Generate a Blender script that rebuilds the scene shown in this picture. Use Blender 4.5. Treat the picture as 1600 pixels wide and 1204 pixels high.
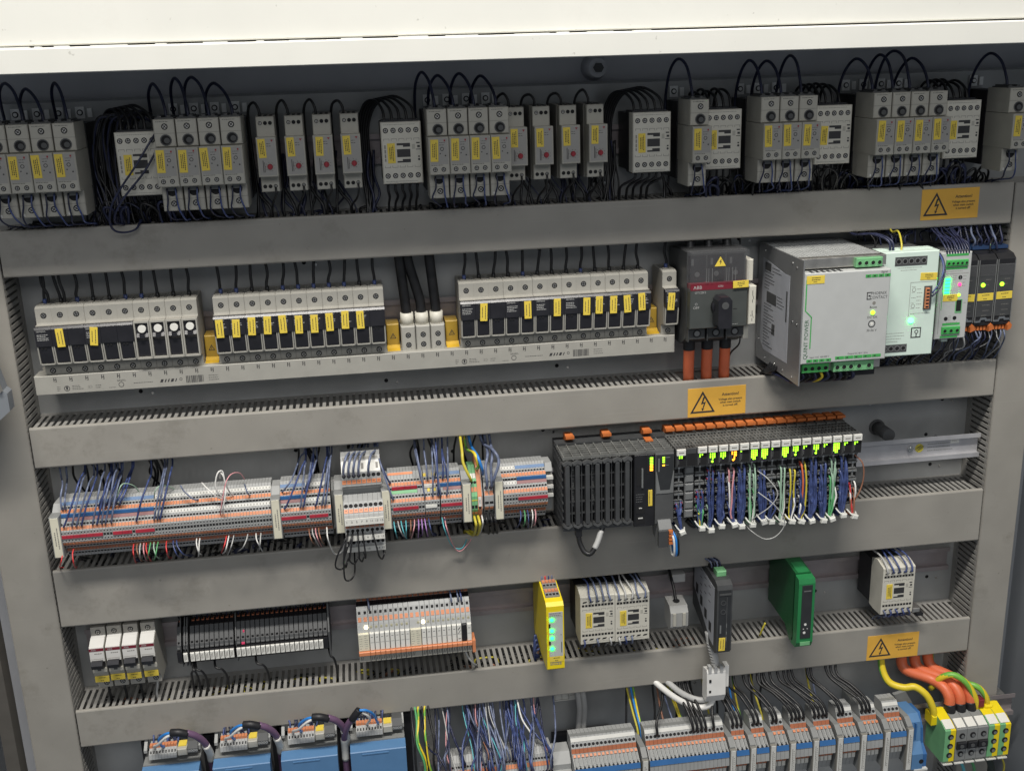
import bpy, math, random
from mathutils import Vector, Matrix
random.seed(7)
for o in list(bpy.data.objects): bpy.data.objects.remove(o)
scn = bpy.context.scene
COL = scn.collection
S = 0.001                      # everything below is written in millimetres: x right, d towards the viewer, z up
# ---------------------------------------------------------------- camera
cd = bpy.data.cameras.new('camera'); cam = bpy.data.objects.new('camera', cd); COL.objects.link(cam)
cr, cu, cf = Vector((0.98867661, -0.14718535, -0.02924105)), Vector((0.07022244, 0.28158125, 0.95696437)), Vector((0.1326174, 0.94818167, -0.28872851))
m = Matrix((cr, cu, -cf)).transposed().to_4x4(); m.translation = Vector((0.39275, -1.34405, 0.40281)); cam.matrix_world = m
cd.sensor_width = 36; cd.lens = 36 * 1714.47 / 1600; cd.clip_start = 0.05; cd.clip_end = 50
scn.camera = cam
# ---------------------------------------------------------------- light of the hall: lamps overhead and pale surroundings
w = bpy.data.worlds.new('World'); scn.world = w; w.use_nodes = True
bg = w.node_tree.nodes['Background']; bg.inputs[0].default_value = (0.82, 0.9, 1.0, 1); bg.inputs[1].default_value = 0.168
def area(name, x, d, z, sx, sy, power, col, look):
    l = bpy.data.lights.new(name, 'AREA'); l.shape = 'RECTANGLE'; l.size = sx * S; l.size_y = sy * S; l.energy = power; l.color = col
    o = bpy.data.objects.new(name, l); COL.objects.link(o); o.location = (x * S, -d * S, z * S)
    v = Vector((look[0] * S, -look[1] * S, look[2] * S)) - o.location
    o.rotation_euler = v.to_track_quat('-Z', 'Y').to_euler()
area('ceiling_lamp', 400, 1190, 2200, 1500, 200, 86, (1, .96, .895), (450, 61, -200))
area('ceiling_lamp', 500, 4200, 2200, 3600, 1200, 46, (.98, .98, .98), (600, 61, 0))
vs = scn.view_settings; vs.view_transform = 'Standard'; vs.look = 'None'; vs.gamma = 1; vs.use_curve_mapping = False; vs.exposure = 0.0
# ---------------------------------------------------------------- materials
MATS = {}
def mat(name, col, rough=.5, metal=0, noise=.08, scale=60, bump=0, emis=0, alpha=1, spec=.5, dirt=0):
    m = bpy.data.materials.new(name); m.use_nodes = True; nt = m.node_tree; N = nt.nodes; L = nt.links
    b = N['Principled BSDF']; b.inputs['Roughness'].default_value = rough; b.inputs['Metallic'].default_value = metal
    b.inputs['Specular IOR Level'].default_value = spec
    c = (*col, 1); b.inputs['Base Color'].default_value = c
    if noise or dirt:
        tc = N.new('ShaderNodeTexCoord'); nz = N.new('ShaderNodeTexNoise'); nz.inputs['Scale'].default_value = scale; nz.inputs['Detail'].default_value = 6
        L.new(tc.outputs['Object'], nz.inputs['Vector'])
        rp = N.new('ShaderNodeValToRGB'); rp.color_ramp.elements[0].position = .3; rp.color_ramp.elements[1].position = .7
        rp.color_ramp.elements[0].color = (*[x * (1 - noise) for x in col], 1); rp.color_ramp.elements[1].color = (*[min(1, x * (1 + noise)) for x in col], 1)
        L.new(nz.outputs['Fac'], rp.inputs['Fac']); out = rp.outputs['Color']
        if dirt:
            n2 = N.new('ShaderNodeTexNoise'); n2.inputs['Scale'].default_value = 9; n2.inputs['Detail'].default_value = 9; n2.inputs['Roughness'].default_value = .7
            L.new(tc.outputs['Object'], n2.inputs['Vector'])
            r2 = N.new('ShaderNodeValToRGB'); r2.color_ramp.elements[0].position = .58; r2.color_ramp.elements[1].position = .74
            r2.color_ramp.elements[0].color = (0, 0, 0, 1); r2.color_ramp.elements[1].color = (dirt, dirt, dirt, 1)
            L.new(n2.outputs['Fac'], r2.inputs['Fac'])
            mx = N.new('ShaderNodeMix'); mx.data_type = 'RGBA'; L.new(r2.outputs['Color'], mx.inputs['Factor']); L.new(out, mx.inputs['A'])
            mx.inputs['B'].default_value = (col[0] * .4, col[1] * .38, col[2] * .33, 1); out = mx.outputs['Result']
            # faint scratches along the length
            mp = N.new('ShaderNodeMapping'); mp.inputs['Scale'].default_value = (5, 5, 260); L.new(tc.outputs['Object'], mp.inputs['Vector'])
            n4 = N.new('ShaderNodeTexNoise'); n4.inputs['Scale'].default_value = 1.6; n4.inputs['Detail'].default_value = 3; L.new(mp.outputs['Vector'], n4.inputs['Vector'])
            r4 = N.new('ShaderNodeValToRGB'); r4.color_ramp.elements[0].position = .66; r4.color_ramp.elements[1].position = .72; r4.color_ramp.elements[1].color = (dirt * .35, dirt * .35, dirt * .35, 1); L.new(n4.outputs['Fac'], r4.inputs['Fac'])
            m4 = N.new('ShaderNodeMix'); m4.data_type = 'RGBA'; L.new(r4.outputs['Color'], m4.inputs['Factor']); L.new(out, m4.inputs['A']); m4.inputs['B'].default_value = (*[min(1, x * 1.35) for x in col], 1); out = m4.outputs['Result']
            # sparse small specks and scuffs
            n3 = N.new('ShaderNodeTexNoise'); n3.inputs['Scale'].default_value = 140; n3.inputs['Detail'].default_value = 2
            L.new(tc.outputs['Object'], n3.inputs['Vector'])
            r3 = N.new('ShaderNodeValToRGB'); r3.color_ramp.elements[0].position = .74; r3.color_ramp.elements[1].position = .8
            r3.color_ramp.elements[1].color = (.5, .5, .5, 1); L.new(n3.outputs['Fac'], r3.inputs['Fac'])
            m3 = N.new('ShaderNodeMix'); m3.data_type = 'RGBA'; L.new(r3.outputs['Color'], m3.inputs['Factor']); L.new(out, m3.inputs['A'])
            m3.inputs['B'].default_value = (col[0] * .45, col[1] * .43, col[2] * .4, 1); out = m3.outputs['Result']
        L.new(out, b.inputs['Base Color'])
        mr = N.new('ShaderNodeMapRange'); mr.inputs['To Min'].default_value = max(.05, rough - .08); mr.inputs['To Max'].default_value = min(1, rough + .1)
        L.new(nz.outputs['Fac'], mr.inputs['Value']); L.new(mr.outputs['Result'], b.inputs['Roughness'])
        if bump:
            bp = N.new('ShaderNodeBump'); bp.inputs['Strength'].default_value = bump; bp.inputs['Distance'].default_value = .0004
            L.new(nz.outputs['Fac'], bp.inputs['Height']); L.new(bp.outputs['Normal'], b.inputs['Normal'])
    if emis: b.inputs['Emission Color'].default_value = c; b.inputs['Emission Strength'].default_value = emis
    if alpha < 1: b.inputs['Alpha'].default_value = alpha
    MATS[name] = m
mat('duct', (.292, .277, .247), .5, noise=.06, scale=22, dirt=.5)
mat('duct_slot', (.27, .262, .245), .55, noise=.06)
mat('plate', (.385, .39, .385), .38, .35, noise=.14, scale=14)
mat('back_wall', (.66, .67, .70), .6, noise=.1, scale=8)
mat('white_paint', (.70, .695, .645), .42, noise=.03, scale=9, dirt=.10)
mat('wall_blue', (.20, .215, .235), .45, noise=.05, scale=10)
mat('gasket', (.085, .078, .068), .7)
mat('rail', (.34, .30, .30), .34, .5, noise=.14, scale=30)
mat('rail_bright', (.50, .495, .51), .32, .4, noise=.14, scale=30)
mat('zinc', (.62, .60, .56), .3, .9, noise=.12, scale=80)
mat('steel', (.70, .70, .68), .25, 1, noise=.1, scale=120)
mat('grey_case', (.40, .385, .335), .5, noise=.05)
mat('grey_dark', (.235, .225, .20), .5, noise=.05)
mat('face_grey', (.315, .305, .285), .5, noise=.04)
mat('dusty', (.13, .132, .125), .6, noise=.3, scale=90)
mat('tab', (.82, .82, .80), .35, .3, noise=.12, scale=90)
mat('beige', (.56, .54, .47), .5, noise=.05)
mat('fuse_grey', (.345, .335, .30), .5, noise=.05)
mat('fuse_side', (.33, .315, .28), .55, noise=.05)
mat('black', (.012, .012, .014), .45, noise=.2)
mat('black_satin', (.018, .018, .022), .3, noise=.2)
mat('anthracite', (.05, .052, .054), .5, noise=.12)
mat('dark_grey', (.075, .077, .078), .5, noise=.1)
mat('mid_grey', (.16, .165, .165), .5, noise=.08)
mat('hole', (.006, .006, .007), .8, noise=0)
mat('ink', (.03, .03, .032), .6, noise=0)
mat('ink_grey', (.22, .21, .19), .6, noise=0)
mat('print_white', (.40, .40, .39), .6, noise=0)
mat('yellow', (.74, .56, .07), .5, noise=.06)
mat('yellow_cover', (.36, .23, .03), .35, noise=.05)
mat('yellow_lip', (.58, .36, .03), .4, noise=.05)
mat('sign', (.72, .40, .06), .42, noise=.04)
mat('term_grey', (.33, .335, .33), .5, noise=.06)
mat('term_dark', (.22, .225, .22), .5, noise=.06)
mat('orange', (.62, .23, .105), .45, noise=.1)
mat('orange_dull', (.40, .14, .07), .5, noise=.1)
mat('orange_lever', (.52, .15, .04), .45, noise=.1)
mat('red_bridge', (.38, .025, .045), .4, noise=.1)
mat('blue_bridge', (.035, .13, .33), .4, noise=.08)
mat('blue_strip', (.13, .21, .36), .5, noise=.05)
mat('brown_strip', (.26, .12, .12), .5, noise=.05)
mat('white', (.72, .71, .66), .5, noise=.04)
mat('marker', (.60, .595, .56), .5, noise=.06)
mat('label_card', (.66, .63, .50), .5, noise=.06)
mat('green_term', (.06, .36, .09), .45, noise=.06)
mat('green_pale', (.17, .42, .20), .45, noise=.08)
mat('green_mid', (.02, .19, .06), .4, noise=.06)
mat('green_deep', (.010, .10, .03), .38, noise=.06)
mat('mint', (.62, .74, .66), .45, noise=.03)
mat('psu_face', (.46, .47, .46), .42, noise=.03)
mat('psu_side', (.34, .345, .35), .35, .6, noise=.1, scale=12)
mat('psu_sticker', (.44, .455, .49), .3, noise=.06)
mat('mesh_metal', (.5, .51, .5), .4, .3, noise=.1)
mat('red_strip', (.17, .015, .028), .4, noise=.04)
mat('switch_body', (.042, .044, .045), .42, noise=.1)
mat('switch_face', (.06, .066, .063), .42, noise=.06)
mat('blue_dark', (.02, .045, .11), .4, noise=.1)
mat('clear', (.22, .22, .23), .10, noise=0, alpha=.12)
mat('breaker_white', (.64, .63, .60), .42, noise=.03)
mat('safety_yellow', (.80, .62, .01), .4, noise=.04)
mat('drive_blue', (.09, .205, .385), .42, noise=.04)
mat('knob_red', (.28, .02, .03), .4, noise=.08)
mat('pink', (.75, .06, .16), .4, noise=.05)
mat('smoke', (.03, .032, .034), .18, noise=.1)
mat('w_black', (.012, .012, .013), .42, noise=.3, scale=90)
mat('w_navy', (.018, .022, .055), .4, noise=.5, scale=110)
mat('w_blue', (.05, .072, .19), .38, noise=.5, scale=120)
mat('w_bright_blue', (.03, .22, .62), .35, noise=.1)
mat('w_slate', (.13, .155, .24), .4, noise=.5, scale=120)
mat('w_white', (.72, .71, .68), .4, noise=.05)
mat('w_grey', (.42, .42, .41), .45, noise=.06)
mat('w_yellow', (.55, .47, .05), .4, noise=.08)
mat('w_green', (.10, .36, .14), .4, noise=.1)
mat('w_palegreen', (.33, .48, .36), .4, noise=.1)
mat('w_red', (.62, .05, .05), .4, noise=.1)
mat('w_pink', (.60, .28, .30), .4, noise=.1)
mat('w_brown', (.28, .13, .08), .4, noise=.1)
mat('w_orange', (.68, .155, .065), .42, noise=.06)
mat('w_teal', (.10, .40, .45), .4, noise=.1)
mat('w_purple', (.15, .085, .155), .42, noise=.08)
mat('w_violet', (.34, .18, .46), .4, noise=.1)
mat('sleeve', (.02, .03, .025), .5, noise=.1)
mat('ferrite', (.30, .30, .29), .5, noise=.05)
mat('tie', (.62, .62, .58), .45, noise=.05)
mat('led_green', (.004, 1, .035), emis=26, noise=0)
mat('led_hot', (.03, 1, .15), emis=20, noise=0)
mat('led_lime', (.36, 1, .03), emis=2.6, noise=0)
mat('led_amber', (1, .36, .02), emis=3.5, noise=0)
mat('led_warm', (1, .86, .5), emis=6, noise=0)
mat('led_red', (1, .03, .16), emis=3, noise=0)
mat('led_off', (.42, .40, .28), .3, noise=0)
def stripes(name, a, b_, tw):
    m = bpy.data.materials.new(name); m.use_nodes = True; N = m.node_tree.nodes; L = m.node_tree.links; b = N['Principled BSDF']; b.inputs['Roughness'].default_value = .4
    at = N.new('ShaderNodeAttribute'); at.attribute_name = 'turn'
    r = N.new('ShaderNodeValToRGB'); r.color_ramp.interpolation = 'CONSTANT'; r.color_ramp.elements[0].color = (*a, 1); r.color_ramp.elements[1].color = (*b_, 1); r.color_ramp.elements[1].position = tw
    L.new(at.outputs['Fac'], r.inputs['Fac']); L.new(r.outputs['Color'], b.inputs['Base Color']); MATS[name] = m
stripes('w_earth', (.72, .55, .03), (.16, .42, .06), .55)
# ---------------------------------------------------------------- mesh helper
class MB:
    def __init__(s): s.v = []; s.f = []; s.m = []; s.sm = []; s.t = []
    def quad(s, pts, m=0):
        n = len(s.v); s.v += pts; s.f.append(tuple(range(n, n + len(pts)))); s.m.append(m); s.sm.append(False); return s
    def box(s, x0, x1, d0, d1, z0, z1, m=0, c=0, back=True):
        n = len(s.v)
        if not c:
            for d in (d0, d1): s.v += [(x0, d, z0), (x1, d, z0), (x1, d, z1), (x0, d, z1)]
            F = [(4, 5, 6, 7), (0, 1, 5, 4), (1, 2, 6, 5), (2, 3, 7, 6), (3, 0, 4, 7)] + ([(3, 2, 1, 0)] if back else [])
        else:
            s.v += [(x0, d0, z0), (x1, d0, z0), (x1, d0, z1), (x0, d0, z1)]
            s.v += [(x0, d1 - c, z0), (x1, d1 - c, z0), (x1, d1 - c, z1), (x0, d1 - c, z1)]
            s.v += [(x0 + c, d1, z0 + c), (x1 - c, d1, z0 + c), (x1 - c, d1, z1 - c), (x0 + c, d1, z1 - c)]
            F = [(8, 9, 10, 11), (0, 1, 5, 4), (1, 2, 6, 5), (2, 3, 7, 6), (3, 0, 4, 7), (4, 5, 9, 8), (5, 6, 10, 9), (6, 7, 11, 10), (7, 4, 8, 11)] + ([(3, 2, 1, 0)] if back else [])
        for q in F: s.f.append(tuple(n + i for i in q)); s.m.append(m); s.sm.append(False)
        return s
    def prism(s, prof, x0, x1, m=0):            # profile of (d, z), swept along x
        n = len(s.v); k = len(prof)
        ar = sum(prof[i][0] * prof[(i + 1) % k][1] - prof[(i + 1) % k][0] * prof[i][1] for i in range(k))
        if ar > 0: prof = prof[::-1]
        for x in (x0, x1): s.v += [(x, d, z) for d, z in prof]
        s.f.append(tuple(n + i for i in range(k))); s.f.append(tuple(n + k + i for i in reversed(range(k)))); s.m += [m, m]; s.sm += [False, False]
        for i in range(k):
            j = (i + 1) % k; s.f.append((n + j, n + i, n + k + i, n + k + j)); s.m.append(m); s.sm.append(False)
        return s
    def plate(s, prof, d0, d1, m=0):            # outline of (x, z), swept along d
        n = len(s.v); k = len(prof)
        ar = sum(prof[i][0] * prof[(i + 1) % k][1] - prof[(i + 1) % k][0] * prof[i][1] for i in range(k))
        if ar < 0: prof = prof[::-1]
        for d in (d0, d1): s.v += [(x, d, z) for x, z in prof]
        s.f.append(tuple(n + k + i for i in range(k))); s.f.append(tuple(n + i for i in reversed(range(k)))); s.m += [m, m]; s.sm += [False, False]
        for i in range(k):
            j = (i + 1) % k; s.f.append((n + i, n + j, n + k + j, n + k + i)); s.m.append(m); s.sm.append(False)
        return s
    def cyl(s, x, d, z, r, l, axis='d', n=12, m=0, r2=None, cap=True):   # from (x,d,z) along +axis by l
        k = len(s.v); r2 = r if r2 is None else r2
        for e, rr in ((0, r), (l, r2)):
            for i in range(n):
                a = 2 * math.pi * i / n; p, q = rr * math.cos(a), rr * math.sin(a)
                s.v.append({'d': (x + p, d + e, z + q), 'z': (x + p, d - q, z + e), 'x': (x + e, d + p, z + q)}[axis])
        for i in range(n):
            j = (i + 1) % n; s.f.append((k + i, k + j, k + n + j, k + n + i)); s.m.append(m); s.sm.append(n > 8)
        if cap:
            s.f.append(tuple(k + n + i for i in range(n))); s.f.append(tuple(k + i for i in reversed(range(n)))); s.m += [m, m]; s.sm += [False, False]
        return s
    def ring(s, x, d, z, r0, r1, l, n=14, m=0):
        k = len(s.v)
        for rr, dd in ((r1, d), (r1, d + l), (r0, d + l), (r0, d)):
            for i in range(n):
                a = 2 * math.pi * i / n; s.v.append((x + rr * math.cos(a), dd, z + rr * math.sin(a)))
        for t in range(3):
            for i in range(n):
                j = (i + 1) % n; s.f.append((k + t * n + i, k + t * n + j, k + (t + 1) * n + j, k + (t + 1) * n + i)); s.m.append(m); s.sm.append(False)
        return s
    def tube(s, pts, r, n=6, m=0, seg=5, cap=True, turn=0):
        P = [Vector(p) for p in pts]
        Q = []
        for i in range(len(P) - 1):
            a = P[i - 1] if i else P[0] * 2 - P[1]; b, c = P[i], P[i + 1]; e = P[i + 2] if i + 2 < len(P) else P[-1] * 2 - P[-2]
            for t in range(seg):
                u = t / seg; Q.append(.5 * ((2 * b) + (-a + c) * u + (2 * a - 5 * b + 4 * c - e) * u * u + (-a + 3 * b - 3 * c + e) * u ** 3))
        Q.append(P[-1]); k = len(s.v); up = None
        for i, p in enumerate(Q):
            t = (Q[min(i + 1, len(Q) - 1)] - Q[max(i - 1, 0)]).normalized()
            if up is None: up = t.orthogonal().normalized()
            up = (up - t * up.dot(t)); up = up.normalized() if up.length > 1e-6 else t.orthogonal().normalized(); sd = t.cross(up)
            for j in range(n):
                a = 2 * math.pi * j / n; s.v.append(tuple(p + (up * math.cos(a) + sd * math.sin(a)) * r)); s.t.append(((j / n + turn * i / len(Q)) % 1.0))
        for i in range(len(Q) - 1):
            for j in range(n):
                h = (j + 1) % n; s.f.append((k + i * n + j, k + i * n + h, k + (i + 1) * n + h, k + (i + 1) * n + j)); s.m.append(m); s.sm.append(True)
        if cap:
            s.f.append(tuple(k + j for j in reversed(range(n)))); s.f.append(tuple(k + (len(Q) - 1) * n + j for j in range(n))); s.m += [m, m]; s.sm += [False, False]
        return s
    def mesh(s, name, mats):
        me = bpy.data.meshes.new(name)
        me.from_pydata([(x * S, -d * S, z * S) for x, d, z in s.v], [], s.f)
        for q in ([mats] if isinstance(mats, str) else mats): me.materials.append(MATS[q])
        me.polygons.foreach_set('material_index', s.m); me.polygons.foreach_set('use_smooth', s.sm)
        if s.t and len(s.t) == len(s.v):
            at = me.attributes.new('turn', 'FLOAT', 'POINT'); at.data.foreach_set('value', s.t)
        me.update(); return me
def tag(o, label, cat, group=None, kind=None):
    if label: o['label'] = label
    if cat: o['category'] = cat
    if group: o['group'] = group
    if kind: o['kind'] = kind
    return o
def thing(name, label, cat, x=0, z=0, d=0, group=None):
    o = bpy.data.objects.new(name, None); COL.objects.link(o); o.location = (x * S, -d * S, z * S); o.empty_display_size = .01
    return tag(o, label, cat, group)
def put(name, me, parent=None, x=0, d=0, z=0):
    o = bpy.data.objects.new(name, me); COL.objects.link(o); o.location = (x * S, -d * S, z * S)
    if parent: o.parent = parent
    return o
def part(parent, name, mats, mb, kind=None, label=None, x=0, d=0, z=0):
    o = put(name, mb.mesh(name, mats), parent, x, d, z)
    if kind: o['kind'] = kind
    if label: o['label'] = label
    return o
def single(name, mats, mb, label, cat, group=None, x=0, d=0, z=0):     # a thing that is one mesh
    return tag(part(None, name, mats, mb, x=x, d=d, z=z), label, cat, group)
def struct(name, mats, mb): o = part(None, name, mats, mb); o['kind'] = 'structure'; return o
KIDS = {}
def dup(root, x, z, label=None, d=None):
    def cp(o, par):
        c = o.copy(); COL.objects.link(c); c.parent = par
        for k in o.children: cp(k, c)
        return c
    r = cp(root, None); r.location = (x * S, root.location.y if d is None else -d * S, z * S)
    if label: r['label'] = label
    return r
ORD = 'first second third fourth fifth sixth seventh eighth ninth tenth eleventh twelfth thirteenth fourteenth fifteenth sixteenth seventeenth eighteenth nineteenth twentieth'.split()
# ---------------------------------------------------------------- lettering and small shared shapes
TXT = {}
def text(parent, s, size, x, d, z, ink='ink', rot=0, align='CENTER', name='lettering', th=.12, sx=1.0, bold=0):
    key = (s, size, ink, rot, align, sx, bold)
    if key not in TXT:
        c = bpy.data.curves.new('lettering', 'FONT'); c.body = s; c.size = size; c.align_x = align; c.align_y = 'CENTER'; c.resolution_u = 2; c.fill_mode = 'FRONT'; c.offset = size * bold
        o = bpy.data.objects.new('tmp', c); me = bpy.data.meshes.new_from_object(o); bpy.data.objects.remove(o)
        ca, sa = math.cos(rot), math.sin(rot)
        for v in me.vertices:
            a, b = v.co.x * sx, v.co.y; v.co = ((a * ca - b * sa) * S, -th * S, (a * sa + b * ca) * S)
        me.materials.clear(); me.materials.append(MATS[ink]); TXT[key] = me
    return put(name, TXT[key], parent, x, d, z)
def screw_mesh(r, dark=True):
    b = MB(); b.cyl(0, -1, 0, r, 1.15, n=12, m=0); b.cyl(0, -.4, 0, r * .66, .85, n=10, m=1)
    b.box(-r * .6, r * .6, 0, .52, -r * .12, r * .12, m=0); b.box(-r * .12, r * .12, 0, .53, -r * .6, r * .6, m=0)
    return b.mesh('terminal_screw', ['hole', 'zinc'])
SCR = {r: screw_mesh(r) for r in (2.2, 2.6, 3.0, 3.4, 4.0, 4.6)}
def screws(parent, r, pts, name='terminal_screw'):
    for x, d, z in pts:
        o = put(name, SCR[r], parent, x, d, z); o.rotation_euler = (0, random.uniform(-1, 1), 0)
def label_mesh(w, h, rows=3, vert=True, col='yellow'):
    b = MB(); b.box(0, w, -.2, .35, 0, h, c=.15)
    rs = random.Random(int(w * 100 + h * 10 + rows))
    for i in range(rows):
        if vert:
            x = w * (.3 + .42 * i / max(1, rows - 1)); a, e = (.2, .8) if i < rows - 1 else (.12, .88)
            y = a * h
            while y < e * h: l = rs.uniform(.8, 1.9); b.box(x - .45, x + .45, .3, .42, y, min(y + l, e * h), m=1); y += l + .5
        else:
            z = h * (.74 - .5 * i / max(1, rows - 1)); a, e = (.28, .75)
            if i == rows - 1: a, e = .38, .6
            y = a * w
            while y < e * w: l = rs.uniform(.9, 2.2); b.box(y, min(y + l, e * w), .3, .42, z - .45, z + .45, m=1); y += l + .5
    return b.mesh('label', [col, 'ink'])
LAB = {}
def lab(parent, x, d, z, w, h, rows=3, vert=True, tilt=0, name='label', col='yellow'):
    k = (w, h, rows, vert, col)
    if k not in LAB: LAB[k] = label_mesh(*k)
    o = put(name, LAB[k], parent, x, d, z); o.rotation_euler = (0, tilt, 0); return o
def fine(b, x0, x1, d, z0, z1, rows, m=0, seed=1, h=.5):      # rows of print too small to read, as flat strokes on a surface
    rs = random.Random(seed)
    for i in range(rows):
        z = z1 - (z1 - z0) * (i + .5) / rows; x = x0; e = x1 - rs.uniform(0, .35) * (x1 - x0)
        while x < e: l = rs.uniform(.8, 2.6); b.box(x, min(x + l, e), d - .1, d + .12, z - h / 2, z + h / 2, m=m); x += l + .55
    return b
LAID = None                                       # set while the middle row is laid out on its raised rail
KEEP = set()
def wire(pts, r, m, label, group=None, cat='wire', name='wire', n=6, seg=5, turn=0, parent=None):
    if LAID and not parent: pts = [LAID(p) for p in pts]
    o = part(parent, name, m, MB().tube(pts, r, n=n, seg=seg, turn=turn))
    if not parent: KEEP.add(o.name)
    if not parent: tag(o, label, cat, group)
    return o
MERGED = {}
def tangle(key, pts, r, m):                       # wires too many and too tangled to count: joined into one object per place
    MERGED.setdefault(key, []).append((pts, r, m))
def flush_tangles():
    for key, ws in MERGED.items():
        ms = sorted({w_[2] for w_ in ws}); b = MB()
        for pts, r, m in ws: b.tube(pts, r, n=6, m=ms.index(m), seg=4)
        tag(part(None, 'wire_tangle', ms, b), key, 'wires', kind='stuff')
def wire_on(o, pts, r, m, name='wire', n=6, turn=0):   # a wire screwed into a device: part of that device
    ox, od, oz = o.location.x / S, -o.location.y / S, o.location.z / S
    return part(o, name, m, MB().tube([(x - ox, d - od, z - oz) for x, d, z in pts], r, n=n, seg=5, turn=turn))
J = lambda a: random.uniform(-a, a)
# ================================================================ setting: mounting plate, cabinet shell
W = 1217
struct('mounting_plate', 'plate', MB().box(-74, 1298, -3, 0, -900, 363).prism([(-3, 363), (0, 363), (0, 365.5), (-12, 368), (-12, 365.5)], -74, 1298))
struct('back_wall', 'back_wall', MB().box(-180, 1420, -44, -40, -950, 520))
struct('side_wall', 'wall_blue', MB().box(1318, 1323, -40, 162, -950, 396).box(1300, 1318, -40, -4, -950, 396))
struct('side_wall', 'wall_blue', MB().box(-128, -123, -40, 62, -950, 396))
struct('cabinet_roof', 'back_wall', MB().box(-180, 1420, -40, 118, 424, 428))
t = thing('cabinet_head', 'cream painted steel head of the cabinet with gutter lip above the top row', 'cabinet frame', 600, 398, 188)
part(t, 'gutter_lip', 'white_paint', MB().prism([(147, 0), (147, 2), (157, 2), (157, 22), (150, 22.6), (150, 24), (158.5, 24), (160, 22.5), (160, .8), (158.8, 0)], -900, 900, 0), d=-160)
part(t, 'fascia_panel', 'white_paint', MB().prism([(120, 25.8), (151.5, 25.8), (153, 27), (153, 330), (120, 330)], -900, 900), d=-160)
b = MB(); rs = random.Random(3); x = -560
while x < 100:
    l = rs.uniform(5, 40); b.box(x, x + l, 150.4, 158, 24.0, 24.3 + rs.uniform(.2, 1.0)); x += l + rs.uniform(3, 40)
part(t, 'gap_slivers', 'white_paint', b, d=-160, kind='stuff')  # short white slivers of uneven height along the gap above the lip
part(t, 'gasket', 'gasket', MB().box(-900, 900, 125, 148, 24.2, 25.6), d=-160)
single('hinge_stud', ['back_wall', 'dark_grey'], MB().cyl(700, -40, 384, 16, 26, n=20, r2=11).cyl(700, -14, 384, 6, 7, n=6, m=1), 'dark conical stud on the rear wall above the time relays', 'stud')
# the sealing profile and the catch at the edge of the cabinet opening
single('sealing_profile', ['gasket', 'mid_grey'], MB().prism([(60, -900), (60, 215), (72, 222), (84, 215), (84, -900)], -84, -68, 0).prism([(84, -900), (84, 180), (96, 180), (96, -900)], -98, -90, 1), 'dark rubber sealing profile along the edge of the cabinet opening', 'seal')
t = thing('door_catch', 'grey metal door catch bracket beside the slotted upright duct', 'bracket', -3, 74, 100)
part(t, 'catch_plate', 'wall_blue', MB().plate([(-60, -70), (-8, -44), (4, -34), (4, -14), (0, -10), (-14, 60), (-24, 130), (-60, 130)], -4, 14))
part(t, 'catch_edge', 'zinc', MB().plate([(-2, -12), (0, -10), (-14, 60), (-24, 130), (-27, 130), (-17, 60)], 14, 18))
part(t, 'catch_window', 'dark_grey', MB().box(-22, -12, 13, 14.6, -30, -8))
# ================================================================ wiring ducts
def duct_h(z0, z1, label, skip=(), group='horizontal wiring ducts'):
    t = thing('wiring_duct', label, 'wiring duct', 0, z0, 0, group); h = z1 - z0
    part(t, 'cover', 'duct', MB().prism([(57, h + .2), (57, h + 1.2), (59.2, h + 1.2), (60.6, h + .5), (61.2, h - .9), (61.2, .9), (60.6, -.5), (59.2, -1.2), (57, -1.2), (57, -.2), (59.4, -.2), (59.4, h + .2)], 1.6, W - 1.6))
    b = MB().box(1, W - 1, 0, 1.5, 0, h)
    for zz in (0, h - 1.3):
        b.box(1, W - 1, 1.5, 9, zz, zz + 1.3)
        x = 4.0
        while x < W - 6:
            if not any(a < x + 2.2 < c for a, c in skip) or zz == 0:
                b.box(x, x + 4.2, 9, 58.8, zz, zz + 1.3)
            x += 8.0
    part(t, 'slotted_walls', 'duct_slot', b, kind='stuff'); return t
duct_h(180.4, 230.6, 'grey slotted wiring duct under the row of solid state relays')
duct_h(-48, 0, 'grey slotted wiring duct under the fuse holders and power supplies', skip=((794, 812), (817, 834), (839, 858)))
duct_h(-257.6, -183.4, 'tall grey slotted wiring duct under the terminals and the controller')
duct_h(-429.2, -378.5, 'grey slotted wiring duct under the breakers and the yellow safety relay')
def duct_v(x0, x1, label):
    t = thing('wiring_duct', label, 'wiring duct', x0, -900, 0, 'upright wiring ducts'); w_ = x1 - x0; H = 1130
    part(t, 'cover', 'duct', MB().plate([(1.2, 0), (1.2, H), (w_ - 1.2, H), (w_ - 1.2, 0)], 59.6, 61).box(.3, 1.2, 53, 60.4, 0, H).box(w_ - 1.2, w_ - .3, 53, 60.4, 0, H))
    b = MB().box(0, w_, 0, 1.5, 0, H)
    for xx in (0, w_ - 1.3):
        b.box(xx, xx + 1.3, 1.5, 11, 0, H); z = 2.0
        while z < H - 6: b.box(xx, xx + 1.3, 11, 58.5, z, z + 4.6); z += 8.0
    part(t, 'slotted_walls', 'duct_slot', b, kind='stuff')
duct_v(-58, -.6, 'upright grey slotted duct beside the door catch bracket')
duct_v(W + .6, 1270, 'upright grey slotted duct beside the power supplies and the bare rail')
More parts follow.
